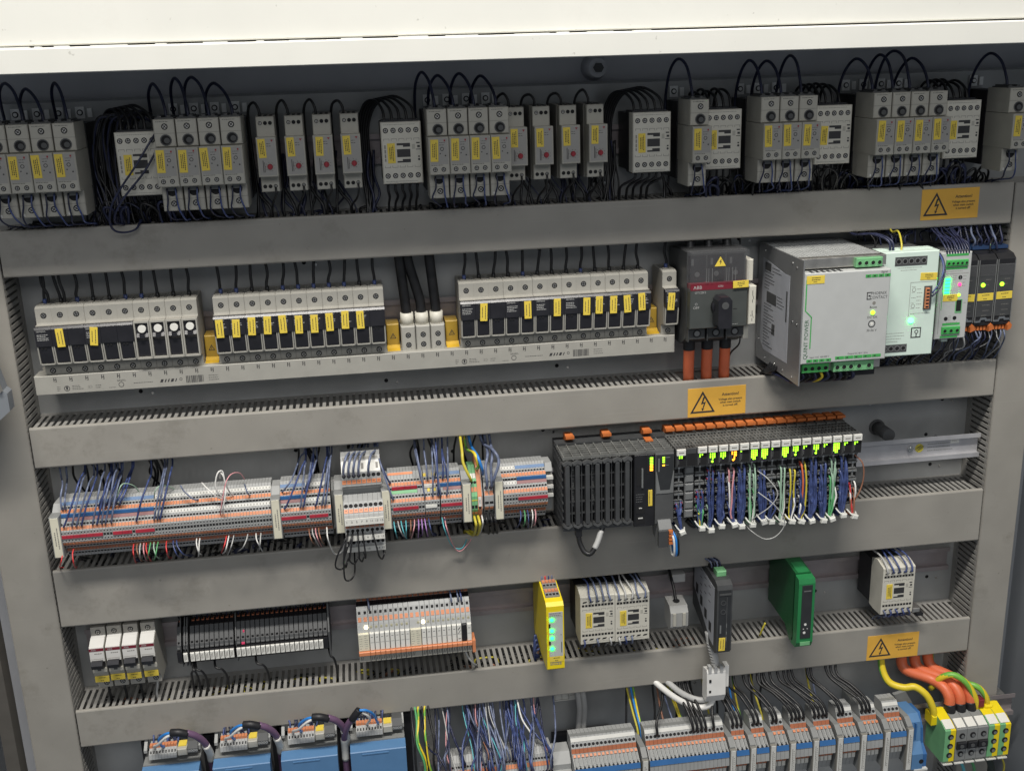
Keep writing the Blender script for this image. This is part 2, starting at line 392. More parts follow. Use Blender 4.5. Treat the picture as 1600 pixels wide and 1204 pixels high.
# ================================================================ mounting rails
def din_rail(x0, x1, z, label, d=0.3, m='rail'):
    t = thing('mounting_rail', label, 'rail', x0, z, d, 'steel mounting rails')
    L = x1 - x0
    part(t, 'profile', m, MB().prism([(0, -12.5), (0, 12.5), (6.5, 12.5), (6.5, 17.5), (7.6, 17.5), (7.6, 11.3), (1.1, 11.3), (1.1, -11.3), (7.6, -11.3), (7.6, -17.5), (6.5, -17.5), (6.5, -12.5)], 0, L))
    return t
din_rail(120, 1200, 300, 'steel rail behind the time relays and contactors')
din_rail(12, 1205, 99, 'steel rail behind the fuse holders')
R3 = din_rail(10, 1238, -139, 'steel rail carrying the terminal strips and the controller', m='rail_bright')
part(R3, 'screw', 'steel', MB().cyl(1127, 1.2, 1, 4.5, 3.5, n=6).cyl(1127, 4.7, 1, 2, 1, n=10))
b = MB().cyl(1141, 1.1, 0, 6.2, .3, n=24, m=0)
for i in range(-2, 3): b.plate([(1141 + i * 2.1 - 3.0, -4.6 + abs(i)), (1141 + i * 2.1 - 2, -4.6 + abs(i)), (1141 + i * 2.1 + 3.0, 4.6 - abs(i)), (1141 + i * 2.1 + 2, 4.6 - abs(i))], 1.4, 1.5, 1)
part(R3, 'earth_mark', ['w_yellow', 'ink'], b)
part(R3, 'rail_sticker', ['marker', 'ink_grey'], fine(MB().box(1187, 1200, 1.1, 1.4, 3, 11), 1189, 1198, 1.5, 5, 10, 2, 1))
b = MB(); fine(b, 1153, 1195, 1.15, -7, 7, 3, 0, 5, 1.2); part(R3, 'rail_print', 'term_dark', b)
din_rail(12, 1208, -310, 'steel rail behind the breakers, relays and slim modules')
R5 = din_rail(430, 1292, -520, 'raised steel rail carrying the lowest terminal strips', d=64)
for x in (20, 400, 640, 846): part(R5, 'standoff', 'zinc', MB().box(x - 9, x + 9, -64, 0, -9, 9))
single('standoff_bolt', ['dark_grey', 'steel'], MB().cyl(1086, 0, -103, 11, 3, n=24).cyl(1086, 3, -103, 8.6, 34, n=24), 'dark round standoff carrying the bare end of the raised rail', 'standoff')
single('plate_screw', ['hole', 'steel'], MB().cyl(135, 0, -455, 4, .8, n=14).cyl(135, .5, -455, 2.2, .6, n=8, m=1), 'small plate screw beneath the lowest duct, next to the blue drives', 'screw')
# ================================================================ warning signs
def sign(x0, z0, label):
    t = thing('warning_sign', label, 'warning sign', x0, z0, 61.35, 'orange voltage warning signs'); t.rotation_euler = (0, J(.012), 0)
    part(t, 'plate', 'sign', MB().box(0, 76.5, -.3, .4, 0, 38, c=.15))
    c = (19.5, 5.0); o = [(c[0] - 16.5, c[1]), (c[0] + 16.5, c[1]), (c[0], c[1] + 29)]; i_ = [(c[0] - 12.6, c[1] + 2.3), (c[0] + 12.6, c[1] + 2.3), (c[0], c[1] + 24.4)]
    b = MB()
    for k in range(3):
        j = (k + 1) % 3; b.quad([(o[k][0], .52, o[k][1]), (o[j][0], .52, o[j][1]), (i_[j][0], .52, i_[j][1]), (i_[k][0], .52, i_[k][1])])
    x, z = c[0] + .3, c[1] + 12
    b.plate([(x + .5, z + 9), (x + 2.8, z + 9), (x + .4, z + 1.6), (x + 4, z + 2.8), (x + .6, z - 7.2), (x + 2.2, z - 6.6), (x - 1, z - 9.6), (x - 2, z - 5), (x - .8, z - 6.6), (x + 1.4, z + .2), (x - 2.6, z - .9)], .4, .52)
    part(t, 'symbol', 'ink', b)
    text(t, 'Attention!', 5.4, 56, .4, 27.5, bold=.02); text(t, 'Voltage also present\nwhen main switch\nis turned off!', 4.1, 56, .4, 17, sx=.92, bold=.016)
sign(1093, 189, 'orange Attention sign on the duct under the solid state relays')
sign(797, -47.2, 'orange Attention sign on the duct under the orange cables of the main switch')
sign(1063.5, -428.3, 'orange Attention sign on the duct above the big earth terminals')
# ================================================================ ROW 1: solid state relays, time relays, contactors
R1 = 300
def make_ssr():
    t = thing('solid_state_relay', '', 'relay', 0, R1, 0, 'solid state relays')
    part(t, 'heat_sink', 'black', MB().box(-1, 23.4, 1, 52, -46, 44))
    part(t, 'upper_block', 'grey_case', MB().box(.3, 22.2, 52, 100, 18.4, 47, c=.9).box(.3, 22.2, 52, 99, 32.2, 32.7, m=0))
    part(t, 'joint', 'grey_dark', MB().box(.4, 22.1, 99.2, 100.1, 32.2, 32.7))
    part(t, 'top_plate', 'dark_grey', MB().box(1.5, 21, 58, 92, 47, 48.6).box(4, 8, 60, 90, 48.6, 50.5).box(14, 18, 60, 90, 48.6, 50.5))
    f = part(t, 'front_module', 'grey_case', MB().box(0, 22.5, 52, 112, -23, 17.8, c=1))
    part(f, 'face_panel', 'face_grey', MB().box(1.6, 20.9, 111, 112.2, -11.5, 16.6))
    part(t, 'lower_block', 'grey_case', MB().box(.5, 22, 52, 94, -51, -23.2, c=.9))
    part(t, 'joint', 'grey_dark', MB().box(.6, 21.9, 93.2, 94.1, -38.2, -37.7))
    part(t, 'cable_funnel', ['hole', 'dark_grey'], MB().ring(12, 99.8, 25.4, 5.0, 6.2, .6, m=1).cyl(12, 99, 25.4, 5.1, 1.15, n=18).cyl(13, 99, 24.8, 3.0, 1.3, n=16, m=1))
    screws(t, 3.4, [(12, 100, 39.5)]); screws(t, 2.6, [(6.2, 112, -17.3), (15.6, 112, -17.3)]); screws(t, 3.4, [(12, 94, -43)])
    part(t, 'cable_funnel', ['hole', 'mid_grey'], MB().cyl(11.2, 93, -29.5, 5.6, 1.15, n=18).box(7, 16, 93.5, 97, -29, -23.5, m=1))
    lab(t, 1.3, 112.3, -8, 8.6, 24)
    b = MB().ring(14.6, 112.2, 5, 1.5, 2.1, .2, m=0); fine(b, 11.6, 19, 112.2, 8, 13, 2, 0, 4); fine(b, 2, 20, 112.0, -13.5, -11.6, 1, 0, 6); b.box(17.4, 18.8, 112, 112.4, -3, -1.6, m=0); b.box(16.8, 18.4, 112, 112.4, 13, 15, m=1); b.box(11.8, 13, 112, 112.4, -.6, .6, m=0)
    part(t, 'print', ['ink', 'knob_red'], b)
    fine_ = fine(MB(), 3, 19, 100.0, 43.8, 45.6, 1, 0, 9); part(t, 'print', 'ink', fine_)
    tb = MB().box(4, 14, .3, 3.2, 47, 60, m=0).box(17, 22, .3, 3, 48, 58, m=0).cyl(9, 3, 53.6, 3.4, 1, n=12, m=1).cyl(9, 3.6, 53.6, 2.2, 1.4, n=10, m=0)
    part(t, 'earth_tab', ['tab', 'hole'], tb)
    part(t, 'marker', 'w_white', MB().box(3.2, 5, 94, 94.3, -49.6, -46.6))
    return t
ssr = make_ssr(); first = True; SSR = []
groups = [('beside the dark wire coil', 'by the coil', [15.7, 39.0, 62.3, 85.6]), ('overlapping the contactor with blue wires', 'over the crossed contactor', [188.4 + 23.2 * i for i in range(4)]),
          ('between two sets of time relays', 'between the time relays', [480.6 + 23.1 * i for i in range(4)]), ('standing alone before a contactor', 'standing alone', [781.5]),
          ('in the set of three', 'in the set of three', [865.8 + 23.1 * i for i in range(3)]), ('above the orange Attention sign', 'above the orange sign', [1003 + 23.2 * i for i in range(4)]), ('beyond the last contactor', 'beyond the last contactor', [1173.8])]
for place, sh, xs in groups:
    for i, x in enumerate(xs):
        l = 'grey solid state relay ' + (place if len(xs) == 1 else place + ', ' + ORD[i] + ' of its set')
        if first: o = ssr; o.location.x = x * S; o['label'] = l; first = False
        else: o = dup(ssr, x, R1, l)
        SSR.append((o, x, 'dark wire looping over the relay ' + (sh if len(xs) == 1 else sh + ', ' + ORD[i] + ' of its set')))
for o, x, l in SSR:
    # black supply wire looping over to the back, thin blue control wires underneath
    ax = x + 11 + J(1.5); lean = (-24 if x < 300 else -15 if x < 650 else -9) + J(5); top = 385 + J(5) + (4 if x > 700 else 0)
    wire([(ax, 74, 345), (ax + lean * .05, 72, 358), (ax + lean * .3, 62, top - 9), (ax + lean * .75, 46, top), (ax + lean * 1.15, 30, top - 12), (ax + lean * 1.25, 16, 350), (ax + lean * 1.2, 14, 320)], 1.75, 'w_navy', l, 'dark wires looping over the solid state relays', n=7)
    for k, (q, w_) in enumerate(((6.5, -2), (15.5, 2))):
        wire_on(o, [(x + q, 98, 274), (x + q + J(1), 100, 262), (x + q + w_ + J(2), 97, 250), (x + q + w_ + 3 + J(3), 88, 240 + J(2)), (x + q + 6 + J(3), 66, 236), (x + q + 5, 46, 231), (x + q + 5, 40, 215)], .95, 'w_blue' if k else 'w_navy', 'control_wire')
# ---- time relays with a red knob
def make_time():
    t = thing('time_relay', '', 'time relay', 0, R1, 0, 'time relays with red knob')
    part(t, 'body', 'grey_case', MB().box(.6, 20.4, 60, 76, -37, 45, c=.8)); part(t, 'rear_body', 'grey_dark', MB().box(0, 21, 7.6, 60, -38, 45.5))
    f = part(t, 'front', 'grey_case', MB().box(0, 21.4, 70, 92, -19, 23.6, c=.8)); part(f, 'face_panel', 'face_grey', MB().box(1.4, 20, 91, 92.2, -17, 22.4))
    screws(t, 2.2, [(5, 76, 38), (16.2, 76, -31)])
    part(t, 'wire_entry', 'hole', MB().cyl(10.6, 75.5, 38, 2.2, .8).cyl(16, 75.5, 38, 2.2, .8)); part(t, 'wire_entry', 'hole', MB().cyl(4.6, 75.5, -31, 2.2, .8).cyl(10.4, 75.5, -31, 2.2, .8))
    part(t, 'top_vents', 'hole', MB().box(3, 6, 45, 68, 45.2, 45.8).box(8.8, 12, 45, 68, 45.2, 45.8).box(14.6, 17.8, 45, 68, 45.2, 45.8))
    k = part(t, 'knob', 'knob_red', MB().cyl(13, 92, -8, 3.2, 2.4, n=16, r2=2.6)); part(k, 'pointer', 'red_bridge', MB().box(12.6, 13.4, 95, 95.4, -11, -5))
    lab(t, 2.2, 92.2, 1.5, 8.2, 20.5)
    b = MB().plate([(15.5, 21), (18.5, 21), (17, 18.6)], 92, 92.35, 1); fine(b, 11, 18, 92.2, 13, 18, 2, 0, 2); b.box(5.6, 6.3, 92, 92.4, -14, -1); b.box(7.2, 7.7, 92, 92.4, -14, -3)
    for a in range(0, 300, 40): r_ = math.radians(a - 60); b.box(13 + 4.8 * math.cos(r_) - .3, 13 + 4.8 * math.cos(r_) + .3, 92, 92.4, -8 + 4.8 * math.sin(r_) - .3, -8 + 4.8 * math.sin(r_) + .3)
    part(t, 'print', ['ink', 'knob_red'], b); return t
tr = make_time(); first = True; TR = []
for place, xs in (('nearer the dark wire coil', [293.6, 324.6, 355.1, 385.5]), ('nearer the lone solid state relay', [572.7, 602.5, 633.5, 665.5])):
    for i, x in enumerate(xs):
        l = f'grey time relay with red knob, {ORD[i]} of the four {place}'
        if first: o = tr; o.location.x = x * S; o['label'] = l; first = False
        else: o = dup(tr, x, R1, l)
        TR.append((o, x, f'dark wire over the {ORD[i]} time relay of the set {place}'))
for o, x, l in TR:
    wire([(x + 5, 66, 344), (x + 4, 66, 353), (x - 1, 62, 360 + J(2)), (x - 8, 54, 352), (x - 9.5, 44, 325), (x - 9 + J(1), 38, 280), (x - 8 + J(2), 38, 258), (x - 10 + J(3), 42, 240), (x - 9, 42, 220)], 1.6, 'w_black', l, 'wires arching over the time relays')
    wire_on(o, [(x - 8.5, 34, 262), (x - 3, 36, 252), (x + 4 + J(2), 40, 240), (x + 6, 42, 218)], 1.9, 'w_black')
    wire_on(o, [(x + 16, 76, 268), (x + 16, 78, 260), (x + 12 + J(2), 66, 250), (x + 8 + J(2), 50, 238), (x + 8, 44, 215)], 1.25, 'w_black')
    wire_on(o, [(x - 6, 30, 268), (x + 2, 34, 254), (x + 12 + J(2), 42, 236), (x + 13, 42, 215)], 1.0, 'w_navy')
# ---- contactors with screw terminals
def contactor_print(b, d, x0=0, z0=0):
    b.plate([(17, 8.4), (17, 10.8), (32, 10.8), (32, 6.6), (24, 6.6), (24, 8.4)], d - .1, d + .15, 1); b.box(17, 32, d - .1, d + .15, -4.6, 4.2, 1)
    b.plate([(17, -10.6), (17, -8.8), (23, -8.8), (23, -6.8), (32, -6.8), (32, -10.6)], d - .1, d + .15, 1)
    for i in range(5):
        for z in (15.8, -15.8):
            x = 2.6 + i * 8.4; s_ = 1 if z > 0 else -1
            b.box(x, x + 6.4, d - .1, d + .12, z - .22, z + .22, 0); b.box(x, x + .45, d - .1, d + .12, min(z, z - s_ * 2.2), max(z, z - s_ * 2.2), 0); b.box(x + 6, x + 6.4, d - .1, d + .12, min(z, z - s_ * 2.2), max(z, z - s_ * 2.2), 0)
    b.box(39, 43, d - .1, d + .15, 10, 11.4, 1); b.box(40, 43, d - .1, d + .15, 5.6, 8, 1); b.box(38.4, 43.6, d - .1, d + .15, 3.2, 3.9, 1); b.cyl(41.4, d - .1, -7.6, 1.3, .3, m=1); b.box(40.4, 42.4, d - .1, d + .15, -5.2, -3.6, 1)
    fine(b, 3, 42, d, 30.2, 32.4, 1, 0, 3); fine(b, 3, 42, d, -32.4, -30.2, 1, 0, 8); b.box(34, 37.4, d - .1, d + .15, 4, 9.4, 2)
    return b
def make_contactor():
    t = thing('contactor', '', 'contactor', 0, R1, 0, 'contactors with screw terminals')
    part(t, 'rear_body', 'black', MB().box(.6, 44.4, 7.6, 62, -33, 33)); part(t, 'arc_chamber', 'black_satin', MB().box(2, 43, 40, 70, 33, 36).box(2, 43, 40, 70, -36, -33))
    part(t, 'front_cover', 'beige', MB().box(0, 45, 62, 81, -34, 34, c=1.2))
    screws(t, 3.0, [(5.4 + 8.5 * i, 81, 25) for i in range(5)] + [(5.4 + 8.5 * i, 81, -25) for i in range(5)])
    part(t, 'print', ['ink_grey', 'ink', 'grey_case'], contactor_print(MB(), 81)); part(t, 'print', 'ink_grey', MB().box(3, 4.6, 80.9, 81.15, -9, -6).box(3, 4.6, 80.9, 81.15, -5, -1).box(3, 4.6, 80.9, 81.15, 0, 4).box(3, 4.6, 80.9, 81.15, 5, 9))
    lab(t, 6.6, 81.1, -11.4, 8.6, 22); return t
ct = make_contactor(); first = True; CT = []
for x, l in ((143.6, 'grey contactor with a dark blue wire slanting across its front'), (430, 'grey contactor beside the first set of time relays, its whole front free'), (719.5, 'grey contactor with five wires fanning out beneath it, beside the last time relay'),
             (805, 'grey contactor half hidden behind the lone solid state relay'), (941, 'grey contactor half hidden behind the set of three solid state relays'), (1105, 'grey contactor half hidden behind the four solid state relays above the orange sign')):
    if first: o = ct; ct.location.x = x * S; ct['label'] = l; first = False
    else: o = dup(ct, x, R1, l)
    CT.append((o, x))
for o, x in CT:
    lft = x < 760
    for i in range(5):
        if lft: wire_on(o, [(x + 5.4 + 8.5 * i, 66, 334), (x + 4 + 8 * i, 60, 347 + i * .8), (x - 4 + 5.5 * i, 46, 357 + i), (x - 16 + 3.5 * i, 34, 352), (x - 23 + 2.6 * i, 26, 325), (x - 22 + 2.4 * i, 26, 280), (x - 20 + J(3) + 2 * i, 30, 252), (x - 22 + J(6) + 2 * i, 38, 226)], 1.7, 'w_black')
        else: wire_on(o, [(x + 5.4 + 8.5 * i, 58, 334), (x + 4 + 8.5 * i, 52, 348 + J(2)), (x + 2 + 8.4 * i, 34, 356 + J(3)), (x + 2 + 8.3 * i, 14, 350), (x + 2 + 8 * i, 8, 330)], 1.7, 'w_black')
        if 400 < x < 760: wire_on(o, [(x + 5.4 + 8.5 * i, 70, 268), (x + 5 + 8.3 * i, 68, 258), (x + 7.5 + 8 * i + J(1) - (14 if x > 700 else 0), 56, 249), (x + 5 + 8.3 * i + J(1) - (12 if x > 700 else 0), 46, 238), (x + 5 + 8.3 * i - (12 if x > 700 else 0), 42, 216)], 1.6, 'w_black')
        else: wire_on(o, [(x + 5.4 + 8.5 * i, 60, 268), (x + 7 + 8.3 * i, 58, 256), (x + 12 + 7 * i + J(4), 48, 246 + J(3)), (x + 16 + 6 * i + J(8), 40, 234), (x + 16 + 6 * i, 40, 216)], 1.6, 'w_black')
wire([(196, 62, 344), (186, 84, 330), (165, 92, 300), (146, 93, 276), (134, 92, 258), (129, 88, 240), (131, 80, 229), (141, 74, 225.5), (152, 68, 228), (157, 56, 236), (158, 44, 222)], 1.25, 'w_navy', 'long dark blue wire slanting over the contactor and sagging past the duct edge', None)
wire([(200, 60, 338), (192, 82, 322), (172, 90, 292), (150, 92, 268), (137, 90, 250), (133, 80, 238), (138, 60, 232), (140, 46, 220)], 1.25, 'w_navy', 'second dark blue wire crossing the contactor front down to the duct', None)
for i in range(16):                                  # loose coils left in the gap
    a = 118 + i * 2.6 + J(3)
    tangle('loose coil of dark wires in the gap beside the contactor', [(a + 30, 40, 346 + J(6)), (a + 8, 46, 352 + J(3)), (a - 4, 40, 330), (a - 8 + J(5), 34, 292), (a - 4 + J(6), 36, 258), (a + J(9), 42, 236), (a + J(4), 42, 216)], 1.6, 'w_black' if i % 3 else 'w_navy')
b = MB()                                             # the tangle of wires lying in the top duct
for i in range(150):
    x = random.uniform(8, 1190); y = random.uniform(14, 50); z = 228 + random.uniform(-3, 6 if random.random() < .5 else 2)
    b.tube([(x, y, z - 12), (x + J(4), y + J(5), z), (x + J(14), y + J(9), z + J(3)), (x + J(22), y + J(9), z - 12)], random.choice((.9, 1.3, 1.7)), n=5, seg=3, m=random.choice((0, 0, 0, 1)))
tag(part(None, 'wire_tangle', ['w_black', 'w_navy'], b), 'tangle of dark wires lying in the open slots of the top duct', 'wires', kind='stuff')
# ================================================================ ROW 2: fuse holders, busbar, main switch, power supplies
MX = lambda i: 26.1 + 18 * i
# ---- busbar cover strip with pole marks
t = thing('busbar_cover', 'long grey busbar strip with printed pole marks below the fuse holders', 'busbar', 15, 39.6, 12)
part(t, 'strip', 'fuse_grey', MB().box(0, 764.5, 20, 46, 0, 22.5, c=.6)); part(t, 'end_line', 'fuse_side', MB().box(762.6, 763.1, 45.8, 46.1, .4, 22))
part(t, 'rear_bar', 'fuse_side', MB().box(4, 760, -4, 20, 4, 26))
for i in range(42):
    x = (MX(i) + 9 - 26.1 - 9) * .988 + 23; part(t, 'pole_mark', 'ink', MB().box(-1.6, -.9, 0, .15, -2.4, 2.2).box(-1.3, 1.2, 0, .15, -.4, .3).box(.9, 1.6, 0, .15, -2.8, 2.4).box(-1.6, -.2, 0, .15, 1.7, 2.3).box(.2, 1.6, 0, .15, -2.8, -2.2) if i == 0 else MB(), x=x, d=46, z=17.6) if i == 0 else put('pole_mark', PM, t, x, 46, 17.6)
    if i == 0: PM = t.children[-1].data if t.children[-1].name.startswith('pole_mark') else [c for c in t.children if c.name.startswith('pole_mark')][0].data
for x0 in (20, 485):
    b = MB(); fine(b, x0 + 4, x0 + 8, 46, 3.5, 9.5, 3, 0, 1); b.ring(x0 + 15, 46, 6.3, 2.6, 3.3, .12); b.box(x0 + 14, x0 + 16, 46, 46.12, 4.8, 8.4); fine(b, x0 + 21, x0 + 34, 46, 4, 10, 3, 0, 2); fine(b, x0 + 47, x0 + 54, 46, 4, 9, 2, 0, 3)
    fine(b, x0 + 62, x0 + 70, 46, 3, 5, 1, 0, 4); b.ring(x0 + 76, 46, 6.8, 2.5, 3.1, .12); fine(b, x0 + 72, x0 + 82, 46, 10.6, 13, 2, 0, 7); fine(b, x0 + 90, x0 + 118, 46, 6.6, 8.4, 1, 0, 5)
    for k, (a, c) in enumerate(((120, 3), (125, 1.5), (128.5, 1.5), (132, 3), (137, 1.2))): b.plate([(x0 + a, 6), (x0 + a + c, 6), (x0 + a + c + 1.5, 9.6), (x0 + a + 1.5, 9.6)], 46, 46.12)
    b.ring(x0 + 144, 46, 8.4, 1.2, 1.7, .12)
    rs = random.Random(5); x = x0 + 150
    while x < x0 + 170: l = rs.uniform(.35, 1.1); b.box(x, x + l, 46, 46.12, 3.4, 12); x += l + rs.uniform(.35, .9)
    fine(b, x0 + 176, x0 + 188, 46, 4, 12, 3, 0, 8)
    part(t, 'print', 'ink', b)
text(t, 'CE', 4.4, 20 + 41, 46, 6.5, 'ink_grey', sx=-1.0); text(t, 'CE', 4.4, 485 + 41, 46, 6.5, 'ink_grey', sx=-1.0)
# ---- fuse holders
FG = 'fuse holders on the busbar'
def fuse_holder(idx, n, label, labels=(), logo=True, kind='lever', wires=True, dx=0):
    t = thing('fuse_holder', label, 'fuse holder', MX(idx) + dx, 99, 0, FG); w_ = 18 * n
    prof = [(8, -39), (49, -39), (49, -26.5), (52, -24), (60, -22), (60, 22), (54, 22.6), (53.5, 25), (53.5, 42), (49, 44), (8, 44)]
    part(t, 'base', 'fuse_grey', MB().prism(prof, .35, w_ - .35)); part(t, 'side_plate', 'fuse_side', MB().prism([(d_ - .6, z_ * .985) for d_, z_ in prof], .05, .36).prism([(d_ - .6, z_ * .985) for d_, z_ in prof], w_ - .36, w_ - .05))
    part(t, 'ledge', 'fuse_side', MB().box(.2, w_ - .2, 53.4, 60.8, 21.6, 23.4))
    for k in range(n):
        x = 18 * k
        if k: part(t, 'pole_joint', 'fuse_side', MB().box(x - .2, x + .2, 53.3, 53.7, 25.4, 41.6).box(x - .2, x + .2, 48.8, 49.2, -38.6, -27))
        part(t, 'top_clamp', 'grey_dark', MB().box(x + 3, x + 9, 20, 47, 43.8, 45).box(x + 11, x + 16, 20, 47, 43.8, 44.8))
        screws(t, 3.4, [(x + 9, 53.5, 33.5), (x + 9, 49, -33)])
        if kind == 'lever':
            l = part(t, 'lever', 'black_satin', MB().prism([(58, 23), (65.5, 22.5), (67.5, 20), (67.5, .5), (64.5, -1.2), (63.2, -19.5), (58, -20.5)], x + (1.9 if 1 else .1), x + 16.6) if 0 else MB().prism([(58, 23), (65.5, 22.5), (67.5, 20), (67.5, .6), (60, .6), (60, 1)], x + .12, x + 17.88).prism([(58, .5), (66.3, .5), (63.4, -19.8), (58, -20.4)], x + 2.3, x + 15.7))
            part(l, 'latch', 'hole', MB().box(x + 5, x + 7, 65.6, 66.6, -3, -1).box(x + 8.6, x + 10.6, 65.6, 66.6, -3, -1))
            part(t, 'lever_frame', 'fuse_grey', MB().prism([(58, .2), (66.8, .2), (63.8, -21), (63.2, -22.4), (58, -22.4)], x + .4, x + 1.7).prism([(58, .2), (66.8, .2), (63.8, -21), (63.2, -22.4), (58, -22.4)], x + 16.3, x + 17.6).box(x + 1.7, x + 16.3, 58, 64, -22.2, -20.7))
            if logo and (k == 0 or (n == 1)):
                b = MB(); lx = x + 2; fine(b, lx + .2, lx + 13, 67.5, 7, 15, 4, 0, idx + 1, .8)
                part(l, 'print', 'print_white', b); text(l, 'SIEMENS', 2.8, lx, 67.5, 18.2, 'print_white', align='LEFT', th=.25)
        else:
            f = part(t, 'rocker_frame', 'fuse_grey', MB().box(x + .3, x + 1.9, 58, 65.5, -22, 22.5).box(x + 16.1, x + 17.7, 58, 65.5, -22, 22.5).box(x + 1.9, x + 16.1, 58, 65.5, 20.6, 22.5).box(x + 1.9, x + 16.1, 58, 66.5, -22, -20.2))
            part(t, 'rocker', 'black_satin', MB().prism([(59, 20.2), (61.5, 20.2), (62, 8), (65.5, 4), (62.5, 0), (61.5, -19.8), (59, -19.8)], x + 2.3, x + 15.7).box(x + 6, x + 12, 62, 67, 3, 7.4))
            part(t, 'push_button', 'white', MB().cyl(x + 9, 61, 13.4, 4.9, 3.6, n=20, r2=4.4))
    for k, tilt in labels: lab(t, 18 * k + 2.0 + (.6 if n == 1 else 3), 67.6, -1.5 + J(1.2), 8.6, 21.5, 2, True, tilt)
    for k in range(n) if wires else ():
        x = MX(idx) + dx + 18 * k + 8.6; j1, j2 = J(3.2), J(2.5)
        wire_on(t, [(x, 38, 141), (x + j2 * .3, 38, 152), (x + j1, 40, 165), (x + j1 + j2, 41, 182), (x + j1 + j2, 42, 194)], 1.75, 'w_black', n=8)
        part(t, 'ferrule', 'w_blue' if random.random() < .5 else 'w_black', MB().cyl(18 * k + 8.6, 38, 44, 2.3, 6, axis='z', n=10))
    return t
fuse_holder(0, 3, 'three pole black fuse holder at the end of the busbar, one yellow label', [(1, -.06)], logo=True)
fuse_holder(3, 3, 'three pole black fuse holder with a torn yellow label beside the push button switches', [(0, .1)], logo=True)
for i in range(4): fuse_holder(6 + i, 1, f'black rocker unit with white push button, {ORD[i]} after the three pole holders', kind='rocker')
for i in range(11): fuse_holder(11 + i, 1, f'single black fuse holder, {ORD[i]} of the row of eleven' + (', without a label' if i == 10 else ', with yellow label'), [(0, J(.05))] if i < 10 else [], logo=i < 10)
fuse_holder(27, 3, 'three pole black fuse holder right after the yellow cover of the thick cables', [(1, .03)])
fuse_holder(30, 2, 'two pole black fuse holder next to the three pole one', [(1, 0)]); fuse_holder(32, 2, 'two pole black fuse holder between two other two pole ones', [(1, .02)]); fuse_holder(34, 2, 'two pole black fuse holder next to four single ones', [(1, .04)])
for i in range(4): fuse_holder(36 + i, 1, f'single black fuse holder with yellow label, {ORD[i]} of the four ending the long row', [(0, J(.06))])
fuse_holder(41, 1, 'lone fuse holder with yellow label beside the main switch', [(0, .05)])
for i in range(2): wire([(MX(i) + 12, 38, 141), (MX(i) + 13, 39, 154), (MX(i) + 9 + J(2), 40, 168), (MX(i) + 10, 42, 192)], 1.75, 'w_black', 'black wire rising from a fuse holder into the duct', 'black wires above the fuse holders', n=8)
# ---- yellow busbar covers
t0 = None
for i, l in ((10, 'yellow shock guard between the push button units and the row of eleven fuses'), (22, 'yellow shock guard between the row of eleven fuses and the thick cables'), (26, 'yellow shock guard between the thick cables and the long fuse row'), (40, 'yellow shock guard between the long fuse row and the lone fuse')):
    if t0 is None:
        t0 = thing('shock_guard', l, 'guard', MX(i), 58, 0, 'yellow shock guards')
        part(t0, 'cover', 'yellow_cover', MB().box(1.5, 16.5, 8, 36, 0, 35, c=1)); part(t0, 'lip', 'yellow_lip', MB().prism([(30, 0), (48, 0), (48, 4.5), (40, 6), (36, 9), (30, 9)], 1.2, 16.8))
        b = MB(); o = [(5.2, 17), (12.8, 17), (9, 24)]; q = [(6.4, 17.7), (11.6, 17.7), (9, 22.5)]
        for k in range(3): j = (k + 1) % 3; b.quad([(o[k][0], 36.2, o[k][1]), (o[j][0], 36.2, o[j][1]), (q[j][0], 36.2, q[j][1]), (q[k][0], 36.2, q[k][1])])
        b.box(8.7, 9.3, 36, 36.2, 18.4, 21); part(t0, 'symbol', 'ink', b)
    else: dup(t0, MX(i), 58, l)
# ---- three feed terminals with thick black cables
t0 = None
for i in range(3):
    l = f'grey feed terminal with round neck, {ORD[i]} from the row of eleven fuses'
    if t0 is None:
        t0 = thing('feed_terminal', l, 'terminal', MX(23), 58, 0, 'grey feed terminals')
        part(t0, 'body', 'fuse_grey', MB().box(.5, 17.5, 8, 49, 0, 34, c=1.2)); part(t0, 'neck', 'beige', MB().cyl(9, 34, 33, 8.3, 15, axis='z', n=24, r2=7.9))
        screws(t0, 3.4, [(9, 49, 23), (9, 49, 11)]); part(t0, 'bracket_mark', 'ink_grey', MB().box(5.6, 6, 48.9, 49.15, 6, 8).box(12, 12.4, 48.9, 49.15, 6, 8))
    else: t1 = dup(t0, MX(23 + i), 58, l)
    x = MX(23 + i) + 9
    wire([(x, 34, 104), (x - 1, 34, 120), (x - 3 + (i == 1) * -4, 36, 145), (x - 5 - (i == 1) * 8, 38, 170), (x - 6 - (i == 1) * 9, 40, 196)], 6.1, 'w_black', 'thick black cable rising from a round necked feed terminal', 'thick black feed cables', cat='cable', name='cable', n=14)
# ---- main switch
t = thing('main_switch', 'black three pole main switch with red stripe and rotary knob', 'switch', 786, 99, 0)
part(t, 'rear_body', 'switch_body', MB().prism([(8, -36), (8, 66), (60, 70), (82, 70), (82, -36), (60, -48), (30, -48)], 0, 74))
part(t, 'front_plate', 'switch_face', MB().box(1, 73, 80, 95, -22, 27, c=1)); part(t, 'red_strip', 'red_strip', MB().box(1.4, 72.6, 94.2, 95.2, 25.6, 32.5).box(1.2, 72.8, 80, 94.2, 26, 33))
for i in range(3): part(t, 'terminal_bay', ['switch_body', 'hole', 'mid_grey'], MB().box(2 + 24 * i, 23 + 24 * i, 76, 88, -37, -23, c=.8).cyl(12.5 + 24 * i, 88, -29.5, 5.2, .2, n=18, m=1).cyl(12.5 + 24 * i, 88, -29.5, 3.4, .35, n=16, m=2).box(.6 + 24 * i, 1.8 + 24 * i, 76, 90, -39, -23))
